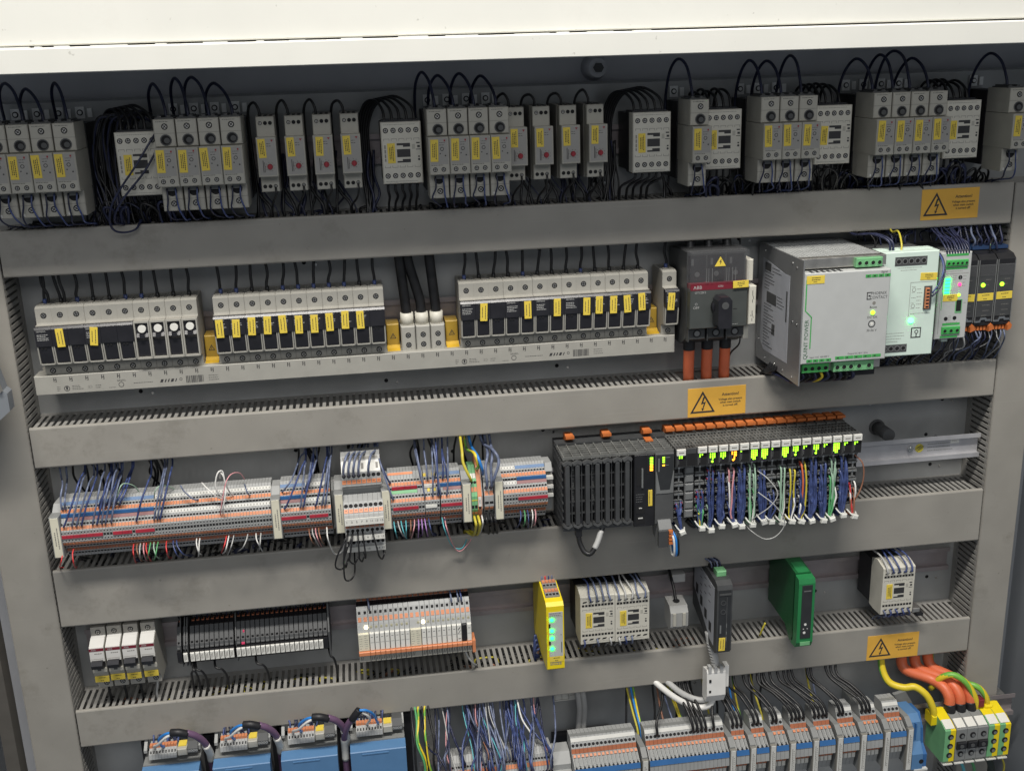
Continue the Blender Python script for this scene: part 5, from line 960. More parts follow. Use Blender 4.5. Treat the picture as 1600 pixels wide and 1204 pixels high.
# ================================================================ ROW 4: breakers, fuse terminals, relays, slim modules
R4 = -310
t0 = None
for i, x in enumerate((31.4, 51.0, 70.8, 92.0)):
    l = 'white circuit breaker with red band, ' + ('next to the upright duct', 'second from the upright duct', 'third from the upright duct', 'next to the fuse terminals')[i]
    if t0 is None:
        t0 = thing('circuit_breaker', l, 'circuit breaker', x, R4, 0, 'white circuit breakers')
        part(t0, 'body', 'breaker_white', MB().prism([(8, -42), (8, 42), (50, 42), (50, 31), (56, 30), (70, 24), (70, 5), (62, 4), (62, -5), (66, -7), (66, -12), (58, -26), (50, -30), (50, -42)], .2, 17.3))
        part(t0, 'side_plate', 'grey_case', MB().prism([(8, -41), (8, 41), (48, 41), (48, 30), (69, 23), (69, 5), (65, -12), (57, -26), (48, -41)], 17.3, 17.6))
        part(t0, 'terminal_block', 'fuse_side', MB().box(.1, 17.4, 30, 50.6, 31.4, 42.4)); part(t0, 'terminal_block', 'fuse_side', MB().box(.1, 17.4, 30, 50.6, -42.4, -31)); part(t0, 'lower_face', 'grey_case', MB().prism([(62, -5.2), (66.5, -7), (66.5, -12), (58.6, -26), (56, -26)], .1, 17.4))
        screws(t0, 3.4, [(8.8, 50.6, 35.6), (10.4, 50.6, -36.4)])
        part(t0, 'red_band', 'red_strip', MB().box(.15, 17.35, 69.5, 70.3, 19.4, 23)); text(t0, 'ABB', 3.4, 5.4, 70.3, 21.2, 'print_white'); part(t0, 'print', 'ink_grey', fine(MB().box(1, 16, 69.8, 70.15, 8.4, 8.7), 6, 15.6, 70, 14.6, 17, 1, 0, 3, 1.2))
        part(t0, 'toggle', 'black_satin', MB().prism([(60, 6), (75, 7), (78, 3), (75, -3), (62, -6)], 1.6, 15.4)); part(t0, 'window', 'dark_grey', MB().box(6, 10.4, 65, 66.9, -10, -7.6))
        lab(t0, .2, 63.4, -27, 17.2, 8.4, 2, False)
    else: dup(t0, x, R4, l)
    wire([(x + 9, 36, -350), (x + 9, 40, -362), (x + 8 + J(3), 40, -376), (x + 8, 40, -392)], 1.6, 'w_black' if i < 3 else 'w_grey', 'wire dropping from a circuit breaker into the duct', 'wires under the circuit breakers')
# ---- fuse terminals
t0 = None; FP = 6.12
for i in range(30):
    x = 133 + i * FP + (1.5 if i > 0 else 0) + (2.4 if i > 1 else 0) + (2.4 if i > 10 else 0); lbl = 0 < i < 29
    l = f'slim black fuse terminal {"without a label " if not lbl else ""}number {i + 1} counted from the circuit breakers'
    l = ('slim black fuse terminal, ' + (ORD[i] + ' counted from the white circuit breakers' if i < 15 else ORD[29 - i] + ' counted from the orange relay row'))
    if t0 is None:
        t0 = thing('fuse_terminal', l, 'fuse terminal', x, R4, 0, 'slim black fuse terminals')
        part(t0, 'body', 'black', MB().prism([(8, 22), (22, 26), (34, 24), (34, 18), (42, 12), (48, 4), (48, 0), (57, -1), (57, -15), (44, -24), (8, -27)], .15, FP - .15))
        lv = part(t0, 'lever', 'anthracite', MB().prism([(33, 24), (38, 25), (52, 7), (54, 2), (50, 1), (44, 10), (36, 18)], .5, FP - .5)); part(lv, 'lever_notch', 'hole', MB().box(1.6, FP - 1.6, 46, 51.4, 7.4, 10)); part(lv, 'lever_tip', 'dark_grey', MB().prism([(49, 8.6), (53.8, 3), (54.4, 1.4), (51, 1.4)], .9, FP - .9))
        part(t0, 'push_button', 'orange_dull', MB().box(1.4, FP - 1.4, 20, 26, 25.6, 26.6)); part(t0, 'wire_end', 'w_navy', MB().cyl(1.9, 49, -1, 1.0, 2.5, axis='z', n=6).cyl(4.3, 49, -1, 1.0, 2.5, axis='z', n=6)); SF = list(t0.children)
    else:
        o = thing('fuse_terminal', l, 'fuse terminal', x, R4, 0, 'slim black fuse terminals')
        for c in SF:
            q = c.copy(); COL.objects.link(q); q.parent = o
            for g in c.children: h = g.copy(); COL.objects.link(h); h.parent = q
        if lbl: 
            if i == 1: LM = part(o, 'number_tag', ['white', 'ink_grey'], MB().box(.5, FP - .5, 56.6, 59.6, -14, -2, c=.5).box(1.8, 2.5, 59.5, 59.7, -11.6, -5, m=1).box(3.3, 4.0, 59.5, 59.7, -10.6, -4, m=1)).data
            else: put('number_tag', LM, o)
        if i == 12: part(o, 'fuse_lamp', 'pink', MB().box(1, 5, 53, 55.2, 1, 3.4)); part(o, 'fuse_flag', 'pink', MB().box(3, 5, 44, 47, 13, 16))
        TRH = TRH if i > 1 else []
    tangle('dark wires crowded behind the slim fuse terminals', [(x + 3, 24, R4 + 26), (x + 3 + J(1), 28, R4 + 36), (x + 3 + J(3), 22, R4 + 48), (x + 3 + J(3), 28, R4 + 68)], .9, 'w_navy' if i % 2 else 'w_black')
for x in (138.3, 143.6, 146.6, 207): part(thing('partition_plate', 'thin dark partition plate between slim black fuse terminals', 'partition', x - .6, R4, 0, 'partition plates of the fuse terminals'), 'plate', 'dark_grey', MB().prism([(8, 34), (34, 36), (56, 8), (52, -24), (8, -28)], 0, 1.2))
part(thing('partition_plate', 'dark end plate after the slim black fuse terminals', 'partition', 323.6, R4, 0), 'plate', 'dark_grey', MB().prism([(8, 42), (34, 42), (58, 8), (56, -26), (8, -30)], 0, 2))
for x, o_ in ((148, 6), (152, 12), (150, -4), (176, 14), (228, 14), (322, 8)): wire([(x, 44, R4 - 24), (x + 2, 52, R4 - 30), (x + o_ * .7, 52, R4 - 34), (x + o_, 46, R4 - 50), (x + o_, 42, R4 - 76)], 1.5, 'w_black', 'black wire hooking down from the fuse terminals into the duct', 'black wires under the fuse terminals')
# ---- orange trimmed relay row
def relay(x, w_, label, cover, lamp, tagged=None):
    t = thing('slim_relay', label, 'relay', x, R4, 0, 'slim relays with orange trim')
    part(t, 'base', 'term_grey', MB().prism([(8, 44), (36, 46), (46, 40), (56, 38), (59, 35), (70, 20), (75, 11), (75, -19), (76, -19), (76, -30), (60, -34), (8, -34)], .1, w_ - .1))
    k = 2 if w_ > 8 else 1
    for j in range(k):
        c = w_ * (j + .5) / k
        part(t, 'wire_entry', 'hole', slab(MB(), ((59, 35), (70, 20)), .1, .3, c - 1.6, c + 1.6, .15)); part(t, 'push_button', 'orange', slab(MB(), ((59, 35), (70, 20)), .5, .82, c - 2, c + 2, .6)); part(t, 'push_button', 'orange_dull', MB().box(c - 2.6, c + 2.6, 37, 45, 40.5, 46.4))
    part(t, 'dark_bar', 'black', MB().prism([(45.6, 40.6), (55, 38.8), (55, 38), (45.6, 39)], .1, w_ - .1))
    part(t, 'relay_cap' if cover != 'card' else 'label_card', {'w': 'white', 'card': 'label_card', 'k': 'black', 's': 'white'}[cover], MB().box(.35, w_ - .35, 74, 79, -13, 11, c=.5))
    if cover == 'card': part(t, 'print', 'ink_grey', fine(fine(MB(), 1.5, 6, 79, -11, 10, 6, 0, 2), 8, w_ - 1.4, 79, -11, 10, 7, 0, 5))
    elif cover != 'k': part(t, 'cap_detail', 'term_dark', MB().box(1, w_ - 1, 78.9, 79.15, -2, -1.6).box(1.8, w_ - 1.8, 78.9, 79.15, 5.4, 6.2))
    if cover == 's': part(t, 'scribble', 'ink', MB().plate([(1.4, 4), (4.6, 9), (4.9, 8.4), (2, 3.6)], 79, 79.2).plate([(4.8, 3), (1.6, -2), (1.4, -1.4), (4.4, 3.6)], 79, 79.2).box(1.6, 4.6, 79, 79.2, -9, -8.2))
    part(t, 'orange_strip', 'orange', MB().box(0, w_, 74, 82, -18.8, -13.4, c=.6)); part(t, 'number_tag', ['grey_case', 'ink'], MB().box(.3, w_ - .3, 74, 77.4, -29.6, -20, c=.4).plate([(1.4, -27), (2.4, -22), (3, -22), (2, -27)], 77.3, 77.6, 1).plate([(3.6, -27), (4.6, -22), (5.2, -22), (4.2, -27)], 77.3, 77.6, 1))
    d_, z_ = on(((70, 20), (75, 11)), .35, 0); part(t, 'lamp', 'led_warm' if lamp else 'led_off', MB().cyl(w_ - 3.2, d_ - 1, z_, 2.3 if lamp else 1.5, 2.2, n=14))
x = 361.5; nxt = [('card', 14.3, 1)] + [('w', 6.25, 0)] * 4 + [('k2', 6.25, 0)] + [('w', 6.25, 0)] * 3 + [('card', 14.3, 0)] + [('w', 6.25, 1)] + [('w', 6.25, 0)] * 6 + [('s', 6.25, 0), ('k', 6.25, 0), ('w', 6.25, 0)]
for i, (c, w_, lp) in enumerate(nxt):
    base = {'card': 'wide relay terminal with printed card', 'w': 'slim white capped relay', 'k2': 'slim white capped relay with a dark patch', 'k': 'slim relay with a missing, black front', 's': 'slim relay with handwriting on its cap'}[c]
    relay(x, w_, f'{base}, {ORD[i]} from the fuse terminals' + (', lamp lit' if lp else ''), 'w' if c == 'k2' else c, lp)
    if c == 'k2': pass
    x += w_ + .25
for xx, cc in ((378, 'w_slate'), (484, 'w_slate'), (493, 'w_slate'), (497, 'w_blue')): wire([(xx, 58, R4 + 33), (xx, 62, R4 + 40), (xx - 1, 50, R4 + 48), (xx - 4 + J(3), 34, R4 + 60)], 1.2, cc, 'slate wire entering the top of the orange relay row', 'wires into the orange relay row')
wire([(498, 66, R4 - 32), (502, 70, R4 - 42), (510, 66, R4 - 56), (514, 52, R4 - 66), (514, 42, R4 - 82)], 1.5, 'w_grey', 'grey wire end hanging from the corner of the orange relay row', None)
part(thing('end_clamp', 'orange end clamp closing the relay row', 'end bracket', x, R4, 0), 'body', 'orange', MB().prism([(60, -12), (80, -13), (80, -30), (60, -30)], 0, 4))
# ---- yellow safety relay
t = thing('safety_relay', 'yellow safety relay with four bright green lamps', 'safety relay', 600, R4, 0)
part(t, 'housing', 'safety_yellow', MB().prism([(8, 48), (52, 52), (62, 52), (107, 46), (112, 42), (112, -47), (107, -51), (20, -50), (8, -44)], 0, 22.6))
fr = part(t, 'front_panel', 'psu_face', MB().box(3.2, 21, 111.6, 112.5, -29, 34)); part(t, 'terminal_print', 'ink_grey', fine(MB().box(3.4, 20.6, 112.4, 112.6, 27.2, 27.6), 4, 20.4, 112.5, 28, 33.6, 2, 0, 3, 1.6)); part(t, 'terminal_print', 'ink_grey', fine(MB(), 4, 20.4, 112.1, -42, -37, 2, 0, 4, 1.6)); lab(t, 3, 112.1, -36.6, 18, 7.4, 2, False)
for z in (23.4, 8, -2.5, -17.5): part(t, 'status_lamp', 'led_green', MB().cyl(6.8, 112.4, z, 2.4, 1.0, n=14))
part(t, 'side_notch', 'black', MB().box(2.6, 5, 112.2, 112.7, 12, 18).box(2.6, 5, 112.2, 112.7, -12, -7)); part(t, 'print', 'ink', MB().box(18.6, 19.4, 112.4, 112.7, -24, -9).box(18, 19, 112.4, 112.7, 1, 2))
for r, dd in enumerate((66, 86)):
    part(t, 'terminal_plug', 'term_dark', MB().prism([(dd - 5, 51 - r * 2.6), (dd - 5, 55 - r * 2.8), (dd + 12, 52.6 - r * 2.8), (dd + 12, 48 - r * 2.8)], 2, 20.6))
    for j in range(4): part(t, 'push_button', 'orange', MB().box(2.6 + j * 4.5, 6.2 + j * 4.5, dd - 2, dd + 4, 53.4 - r * 2.8, 55.6 - r * 2.8)); part(t, 'wire_entry', 'hole', MB().box(2.8 + j * 4.5, 6 + j * 4.5, dd + 6, dd + 10.5, 52 - r * 2.8, 53.4 - r * 2.8))
for j in range(4): wire([(603.5 + j * 4.5, 62, R4 + 52), (603.5 + j * 4.5, 60, R4 + 60), (602 + j * 5, 48, R4 + 62), (600 + j * 5, 34, R4 + 72)], 1.1, ('w_slate', 'w_red', 'w_blue', 'w_slate')[j], 'wire into the top of the yellow safety relay', 'wires into the yellow safety relay')
for j in range(4): wire([(599, 40 + j * 6, R4 - 48), (596, 42 + j * 6, R4 - 36 - j * 4), (593, 46 + j * 3, R4 - 56), (594 + j * 2, 46, R4 - 68), (596, 40, R4 - 86)], 1.5, 'w_blue', 'blue wire hanging beside the yellow safety relay', 'blue wires beside the yellow safety relay')
# ---- spring clamp contactors
def make_spring(x, label, zc):
    t = thing('contactor', label, 'contactor', x, zc, 0, 'pale contactors with spring clamps')
    part(t, 'rear_body', 'black', MB().box(.5, 45.5, 7.6, 58, -32, 32)); part(t, 'front_cover', 'beige', MB().prism([(46, 36), (60, 40), (79, 35), (80, 34), (80, -34), (79, -35), (58, -36), (46, -34)], 0, 46))
    part(t, 'top_slots', 'hole', MB().prism([(50, 37.2), (60, 40.1), (60, 39.6), (50, 36.8)], 8.6, 9.6).prism([(50, 37.2), (70, 37.6), (70, 37), (50, 36.8)], 18, 19).prism([(50, 37.2), (70, 37.6), (70, 37), (50, 36.8)], 27.4, 28.4).prism([(50, 37.2), (70, 37.6), (70, 37), (50, 36.8)], 36.6, 37.6))
    for z, h in ((20.2, 3), (-23, 3)):
        b = MB()
        for i in range(10): b.box(2 + i * 4.3, 5.2 + i * 4.3, 79.8, 80.2, z, z + h)
        part(t, 'test_openings', 'hole', b, kind='stuff')
    for z in (25.4, -29.4):
        for i in range(5): part(t, 'wire_entry', 'hole', MB().plate([(2.6 + i * 8.7, z), (7.6 + i * 8.7, z + .6), (9 + i * 8.7, z + 2.6), (4 + i * 8.7, z + 2.2)], 79.8, 80.25))
    part(t, 'print', ['ink_grey', 'ink', 'grey_case'], contactor_print(MB(), 80)); lab(t, 6.6, 80.1, -11.5, 8.8, 22)
    for i in range(5):
        if random.random() < .92: wire([(4.6 + i * 8.7 + J(1), 79, 27), (4.4 + i * 8.7, 84, 30), (4 + i * 8.7 + J(2), 80, 38), (3 + i * 8.4 + J(2), 64, 46), (2 + i * 8.6 + J(3), 44, 48), (2 + i * 8.6, 30, 56)], 1.25, random.choice(('w_blue', 'w_blue', 'w_slate', 'w_grey')), None, parent=t, name='wire')
        if random.random() < .8: wire([(4.6 + i * 8.7 + J(1), 79, -28), (5 + i * 8.7, 83.5, -31), (6 + i * 8.7 + J(2), 80, -39), (6 + i * 8.4 + J(2), 62, -46), (6 + i * 8.6, 46, -60)], 1.25, random.choice(('w_blue', 'w_blue', 'w_slate', 'w_grey')), None, parent=t, name='wire')
make_spring(650.8, 'pale spring clamp contactor right beside the yellow safety relay', -311); make_spring(697.4, 'pale spring clamp contactor beside the hanging grey ferrite', -312); make_spring(1069.6, 'lone pale spring clamp contactor beyond the green module', -312.5)
single('rail_latch', ['zinc', 'black'], MB().box(1119, 1130, 60, 76, -352, -345, c=1).box(1124, 1134, 64, 78, -356, -352, m=1), 'small metal latch under the lone pale contactor', 'latch')
# ---- ferrites, slim black module, green module
def ferrite(t, pts): return part(t, 'body', 'ferrite', MB().plate(pts, -8, 8))
t = thing('ferrite_core', 'grey clip-on ferrite hanging beside the pale contactors', 'ferrite', 783, -316, 70)
part(t, 'body', 'ferrite', MB().prism([(-13, 17), (10, 14), (16, 6), (16, -14), (6, -22), (-12, -16)], -12, 12)); part(t, 'clip', 'grey_case', MB().box(-9, -5, 15, 18, -12, 6).box(4, 8, 15, 18, -12, 6)); part(t, 'cable_hole', 'hole', MB().cyl(0, 0, 14, 4.6, 2.4, axis='z', n=14)); wire([(0, 0, 14), (0, -14, 30), (0, -36, 46), (2, -48, 54)], 2.1, 'w_black', None, parent=t, name='cable')
single('ferrite_core', 'w_grey', MB().box(786, 806, 20, 36, -292, -280, c=1), 'pale grey clip-on ferrite tucked under the tall duct edge', 'ferrite')
t = thing('slim_module', 'slim black module with pale side sticker and yellow label', 'module', 826, R4, 0)
part(t, 'housing', 'anthracite', MB().prism([(8, 52), (60, 52), (100, 50), (108, 46), (110, 40), (110, -48), (104, -54), (80, -54), (8, -30)], 0, 20.6)); part(t, 'front_panel', 'smoke', MB().box(2.4, 18.4, 109.8, 110.8, -50, 40)); part(t, 'front_rim', 'dark_grey', MB().box(2.4, 18.4, 109.8, 111.6, 33, 35.4).box(12.6, 13.4, 110.7, 111, -44, 30)); lab(t, 3, 110.9, -47, 8.6, 19, 2)
for z in (22, 9): part(t, 'button', 'anthracite', MB().ring(8.2, 110.8, z, 2.6, 3.8, .5))
part(t, 'print', 'mid_grey', MB().box(12.6, 13.6, 110.8, 111.1, -14, -8).box(12.6, 13.6, 110.8, 111.1, -24, -20).box(4, 6, 110.8, 111.1, -22, -10).box(12.6, 13.6, 110.8, 111.1, -34, -28)); part(t, 'connector', 'green_pale', MB().box(5, 18, 78, 92, 50, 58, c=1)); part(t, 'connector_rear', 'black', MB().box(3, 19, 50, 78, 50, 56))
st = part(t, 'side_sticker', 'psu_sticker', MB().prism([(14, 44), (98, 38), (98, -46), (84, -44), (14, 0)], -.3, 0)); b = MB()
for i in range(4): b.box(-.45, -.2, 22 + i * 19, 32 + i * 19, -4 - i * 9.4, 10 - i * 9.4)
for i in range(10): b.box(-.45, -.2, 40 + (i % 3) * 18, 48 + (i % 3) * 18, 38 - i * 3.6, 39 - i * 3.6)
part(st, 'print', 'ink', b)
for j in range(4): wire([(830 + j * 4, 74, R4 + 54), (829 + j * 4, 70, R4 + 62), (822 + j * 4, 54, R4 + 64), (816 + j * 5, 36, R4 + 74)], 1.2, 'w_navy' if j % 2 else 'w_slate', 'wire into the top of the slim black module', 'wires into the slim black module')
t = thing('shielded_cable', 'ribbed pale grey cable with clip-on ferrite hanging from the slim black module', 'cable', 832, -400, 84)
part(t, 'ribbed_boot', 'w_grey', MB().tube([(-4, -12, 50), (-2, -8, 34), (2, -2, 18), (3, 0, 6)], 5, n=12)); b = MB()
for i in range(8): b.cyl(-2 + i * .7, -8 + i * 1.1, 34 - i * 4, 5.7, 1.8, axis='z', n=12)
part(t, 'boot_ribs', 'w_grey', b); part(t, 'ferrite', ['w_white', 'hole'], MB().prism([(-8, 0), (8, 4), (10, 0), (12, -34), (6, -46), (-8, -44)], -12, 14).box(-9, -6, 10, 11.8, -14, -10, m=1).box(-9, -6, 10, 11.8, -30, -26, m=1)); part(t, 'ferrite_clip', 'w_white', MB().box(14, 20, -6, 6, -26, 6)); part(t, 'ferrite_teeth', 'w_grey', MB().box(-10, -6, 4, 11, 0, 10).box(-2, 2, 5, 11, 0, 8).box(6, 10, 4, 11, 0, 9))
wire([(2, 0, -44), (-4, 0, -56), (-20, -4, -60), (-46, -10, -48), (-70, -22, -30), (-84, -40, -18)], 4.2, 'w_white', None, parent=t, name='cable', n=12); wire([(4, -6, -42), (0, -6, -50), (-18, -10, -52), (-40, -16, -42), (-62, -30, -24), (-72, -44, -14)], 4.2, 'w_grey', None, parent=t, name='cable', n=12)
t = thing('slim_module', 'slim dark green module with smoked window', 'module', 936.5, R4, 0)
part(t, 'housing', 'green_deep', MB().prism([(8, 46), (60, 52), (98, 48), (98, -50), (88, -56), (70, -40), (8, -36)], 0, 21.4)); part(t, 'front_frame', 'green_mid', MB().prism([(96, 46), (109, 44), (111, 38), (111, -48), (107, -56), (92, -57), (96, -46)], 0, 22.6)); part(t, 'top_plate', 'green_mid', MB().prism([(72, 50.6), (98, 48), (98, 49), (72, 51.6)], 3, 19)); part(t, 'window', 'smoke', MB().box(4.6, 19, 110.6, 111.8, -42, 36, c=.5)); part(t, 'window_bar', 'mid_grey', MB().box(7, 17, 111.7, 112, 27, 28.4)); part(t, 'window_mark', 'w_white', MB().cyl(11, 111.7, -21, 1.8, .4).cyl(10, 111.7, -33, 1.8, .4).box(8, 9.4, 111.7, 112, -28, -27).box(13.4, 14.6, 111.7, 112, -28, -27)); part(t, 'foot_slot', 'green_pale', MB().box(5, 18.6, 110.8, 112, -52, -47))
wire([(912, 62, -352), (909, 60, -362), (908, 56, -372), (910, 48, -380), (910, 44, -395)], 1.3, 'w_yellow', 'short yellow wire ducking under the green module', None)
b = MB()
for i in range(110):
    x = random.uniform(20, 800); y = random.uniform(16, 50); b.tube([(x, y, -392), (x + J(8), y + J(5), -384 + J(2)), (x + J(26), y + J(7), -385 + J(2)), (x + J(34), y, -394)], random.choice((.8, 1.1, 1.4)), n=5, seg=3, m=random.choice((0, 0, 1, 2, 3, 4)) if i % 2 else 0)
tag(part(None, 'wire_tangle', ['w_black', 'w_navy', 'w_grey', 'w_yellow', 'w_brown'], b), 'mixed wires lying in the slots of the lowest duct', 'wires', kind='stuff')
# ================================================================ ROW 5: blue drives, lowest terminals, earth terminals
DX = (78, 166.5, 252, 340)
t0 = None
for i, x in enumerate(DX):
    l = f'blue drive unit with orange connector, {ORD[i]} from the upright duct' + (', pale sticker on its front' if i == 0 else '')
    t = thing('drive_unit', l, 'drive', x, -445, 0, 'blue drive units')
    part(t, 'blue_cover', 'drive_blue', MB().prism([(86, -6.5), (104, -8), (105, -9), (105, -150), (86, -150)], 1, 72.5)); part(t, 'cover_step', 'drive_blue', MB().prism([(100, -10), (105.7, -11.5), (105.7, -13), (100, -13)], 16, 50)); part(t, 'rear_housing', 'term_grey', MB().prism([(8, 20), (40, 22), (54, 12), (54, 2), (8, 2)], 1, 72)); part(t, 'heat_sink', 'black', MB().box(-6, 82, 8, 50, -150, 6)); part(t, 'deck', 'term_dark', MB().box(1.5, 72, 54, 86.5, -150, -5)); part(t, 'side_wing', 'term_grey', MB().prism([(30, 22), (58, 16), (74, 8), (74, 2), (40, 2)], 68, 72.4)); part(t, 'side_wing', 'term_grey', MB().prism([(30, 20), (56, 14), (70, 6), (70, 2), (40, 2)], 1, 5))  # black heat_sink box widened across the gaps, standing in for their shade
    c = part(t, 'terminal_plug', 'term_grey', MB().prism([(62, 4), (62, 14), (74, 14), (84, 8), (86, 2), (80, 1)], 10, 44))
    for k in range(9): part(c, 'push_button', 'orange', MB().box(10.5 + k * 3.75, 13.8 + k * 3.75, 70, 76.5, 12.4, 16)); part(c, 'wire_slot', 'hole', MB().prism([(80, 10.8), (83, 9), (83, 8.4), (80, 10)], 11.4 + k * 3.75, 13 + k * 3.75)); part(c, 'divider', 'term_dark', MB().prism([(75, 13.8), (84.2, 8.3), (86.2, 2), (80, 2)], 14 + k * 3.75, 14.4 + k * 3.75))
    part(t, 'yellow_tag', 'yellow', MB().box(46, 56, 66, 78, 12, 13.2)); part(t, 'tag_holder', 'grey_case', MB().box(45, 57, 64, 84, 2, 12, c=1)); q = part(t, 'black_plug', 'dark_grey', MB().prism([(56, 16), (74, 16), (80, 8), (80, 2), (56, 2)], 57, 70))
    for k in range(4): part(q, 'pin_hole', 'term_grey', MB().ring(58.6 + k * 3.2, 79.8, 5.4, .9, 1.6, .6))
    part(t, 'top_cover', 'marker', MB().prism([(20, 22), (44, 24), (52, 18), (46, 12), (20, 12)], 34, 74))
    if i == 0: part(t, 'front_sticker', ['white', 'ink_grey'], MB().box(16, 74, 104.8, 105.4, -40, -9).box(34, 66, 105.3, 105.5, -13, -11.6, m=1))
    # fieldbus cable: purple sheath, shrink sleeve, blue and white cores
    c = thing('fieldbus_cable', f'purple cable with black sleeve, blue and white cores, on the {ORD[i]} blue drive', 'cable', x, -445, 0, 'purple fieldbus cables')
    if i < 3:
        part(c, 'sheath', 'w_purple', MB().tube([(64, 108, 50), (74, 104, 42), (82, 96, 26), (84.6, 84, 4), (83.6, 70, -30), (83.4, 64, -120)], 4.3, n=12)); part(c, 'sleeve', 'black', MB().tube([(46, 108, 52.5), (55, 110, 53), (65, 108, 48)], 5.0, n=12)); part(c, 'cable_tag', 'marker', MB().tube([(83, 94, 20), (84.9, 82, 0), (84.4, 76, -14)], 4.9, n=12))
        wire([(47, 109, 53), (38, 106, 50), (28, 98, 38), (27, 84, 20), (28, 76, 13)], 1.8, 'w_bright_blue', None, parent=c, name='core', n=8); wire([(47, 109, 51), (38, 108, 46), (26, 100, 32), (18, 84, 20), (17, 76, 13)], 1.75, 'w_white', None, parent=c, name='core', n=8)
    else:
        part(c, 'sheath', 'w_purple', MB().tube([(8, 106, 44), (2, 102, 34), (-4, 94, 16), (-6, 84, -4), (-6.6, 78, -40), (-7, 72, -120)], 4.3, n=12)); part(c, 'sleeve', 'black', MB().tube([(7, 106, 42), (12, 108, 50), (17, 108, 56)], 5.0, n=12)); part(c, 'cable_tag', ['marker', 'ink'], MB().tube([(-6, 86, 2), (-6.3, 81, -18), (-6.6, 79, -34)], 4.9, n=12))
        wire([(17, 109, 56), (26, 108, 54), (34, 100, 42), (38, 86, 22), (39, 76, 13)], 1.8, 'w_bright_blue', None, parent=c, name='core', n=8); wire([(17, 108, 54), (26, 106, 46), (29, 98, 34), (26, 84, 20), (24, 76, 13)], 1.75, 'w_white', None, parent=c, name='core', n=8)
    for k in range(9): a = x + 14 + k * 4 + J(2); tangle('navy wires bunched behind the connectors of the blue drives', [(a, 68, -432), (a + J(2), 62, -424), (a + J(8), 48, -424 + J(4)), (a + 10 + J(10), 30, -430)], 1.2, 'w_navy' if k % 4 else 'w_blue')
    wire([(x + 40, 60, -430), (x + 42, 54, -424), (x + 46, 40, -426)], 1.4, 'w_green' if i % 2 else 'w_earth', 'green wire peeping out behind a drive connector', 'green wires behind the drive connectors')
# ---- low strip under the wire jungle
SZ = -520
P5 = [(72, 42), (92, 44), (101, 32), (103, 25), (108, 25), (124, 15), (126, 9), (127, -4), (118, -6), (112, -36), (72, -36)]
H1, H2, H3, H4, H5 = ((92, 44), (101, 32)), ((101, 32), (103, 25)), ((108, 27), (124, 15)), ((124, 15), (126, 9)), ((126, 9), (127, -4))
def low_strip(x0, n, p, label, dz=0, back=True, long=True):
    t = thing('terminal_strip', label, 'terminal strip', x0, SZ + dz, 0, 'terminal strips of the lowest rail'); b = MB()
    for i in range(n): b.prism(P5, i * p + .15, (i + 1) * p - .15)
    part(t, 'terminal_bodies', 'term_grey', b, kind='stuff'); mk = part(t, 'marker_strip', ['marker', 'ink_grey'], slab(MB(), H1, .12, .45, .3, n * p - .3, .5)); b = MB()
    for i in range(n):
        x = (i + .5) * p
        part(t, 'wire_entry', 'hole', disc(MB(), H1, .76, x, min(2.2, p * .4))); part(t, 'push_button', 'orange_dull', slab(MB(), H2, .1, .95, x - p * .47, x + p * .47, .5)); part(t, 'front_button', 'orange', slab(MB(), H3, .02, .2, x - p * .3, x + p * .3, .8)); part(t, 'disconnect_lever', 'term_dark', slab(MB(), H3, .26, .8, x - p * .22, x + p * .22, 1.4))
        part(t, 'test_hole', 'hole', disc(MB(), H3, .92, x, p * .3)); b.box(x - .8, x + .8, 126.6, 127.4, -4, -3)
        slab(MB(), H1, .2, .4, x - .6, x + .6, .6)
    part(t, 'blue_bridge', 'blue_bridge', slab(MB(), H4, -.1, 1.05, .2, n * p - .2, .8)); part(t, 'top_slots', 'term_dark', MB().prism([(84, 43.4), (90, 44), (90, 44.3), (84, 43.7)], 1, n * p - 1))
    for i in range(n): x = (i + .5) * p; part(t, 'lower_button', 'orange_dull', MB().box(x - p * .4, x + p * .4, 116, 119.5, -12, -8)); part(t, 'lower_tag', 'white', MB().box(x - p * .42, x + p * .42, 113, 117.6, -22, -15, c=.8))
    return t
low_strip(631.6, 16, 5.56, 'low terminal strip with sixteen terminals and blue bridge beside the hanging grey cables')
low_strip(733.5, 20, 5.5, 'low terminal strip with twenty terminals beside the black jumper wires')
gx = ((853.4, 3), (881.6, 3), (909.5, 3), (937.6, 4), (971, 4), (1005.6, 4), (1039.6, 4), (1074, 4)); places = ['three pole terminal group, %s after the twenty pole strip', 'four pole terminal group, %s before the blue plug']
for i, (x, n) in enumerate(gx): low_strip(x, n, 18.2 / 3 if n == 3 else 5.8, 'grey ' + (places[0] % ORD[i] if n == 3 else places[1] % ORD[7 - i]))
t0 = None
for i, x in enumerate((722.4, 844.0, 872.4, 900.4, 928.4, 961.4, 996, 1030, 1064.4, 1098)):
    l = f'upright label card bracket on the lowest rail, {ORD[i]} from the hanging grey cables'
    if t0 is None:
        t0 = thing('end_bracket', l, 'end bracket', x, SZ, 0, 'label card brackets of the lowest rail'); part(t0, 'body', 'term_dark', MB().prism([(72, 26), (112, 30), (124, 22), (124, -40), (72, -40)], .6, 8.2)); b = MB().box(.2, 8.6, 122, 127.8, -46, 20, c=.4); part(t0, 'card_holder', 'grey_dark', b); b = MB().box(1.1, 7.7, 127.4, 128.4, -45, 19, c=.2); z = -34
        while z < 10: l_ = random.uniform(1.2, 3); b.box(3, 4, 128.3, 128.5, z, z + l_, m=1); b.box(5, 6, 128.3, 128.5, z - 2, z + l_ - 3, m=1); z += l_ + .7
        part(t0, 'label_card', ['marker', 'ink_grey'], b)
    else: dup(t0, x, SZ, l)
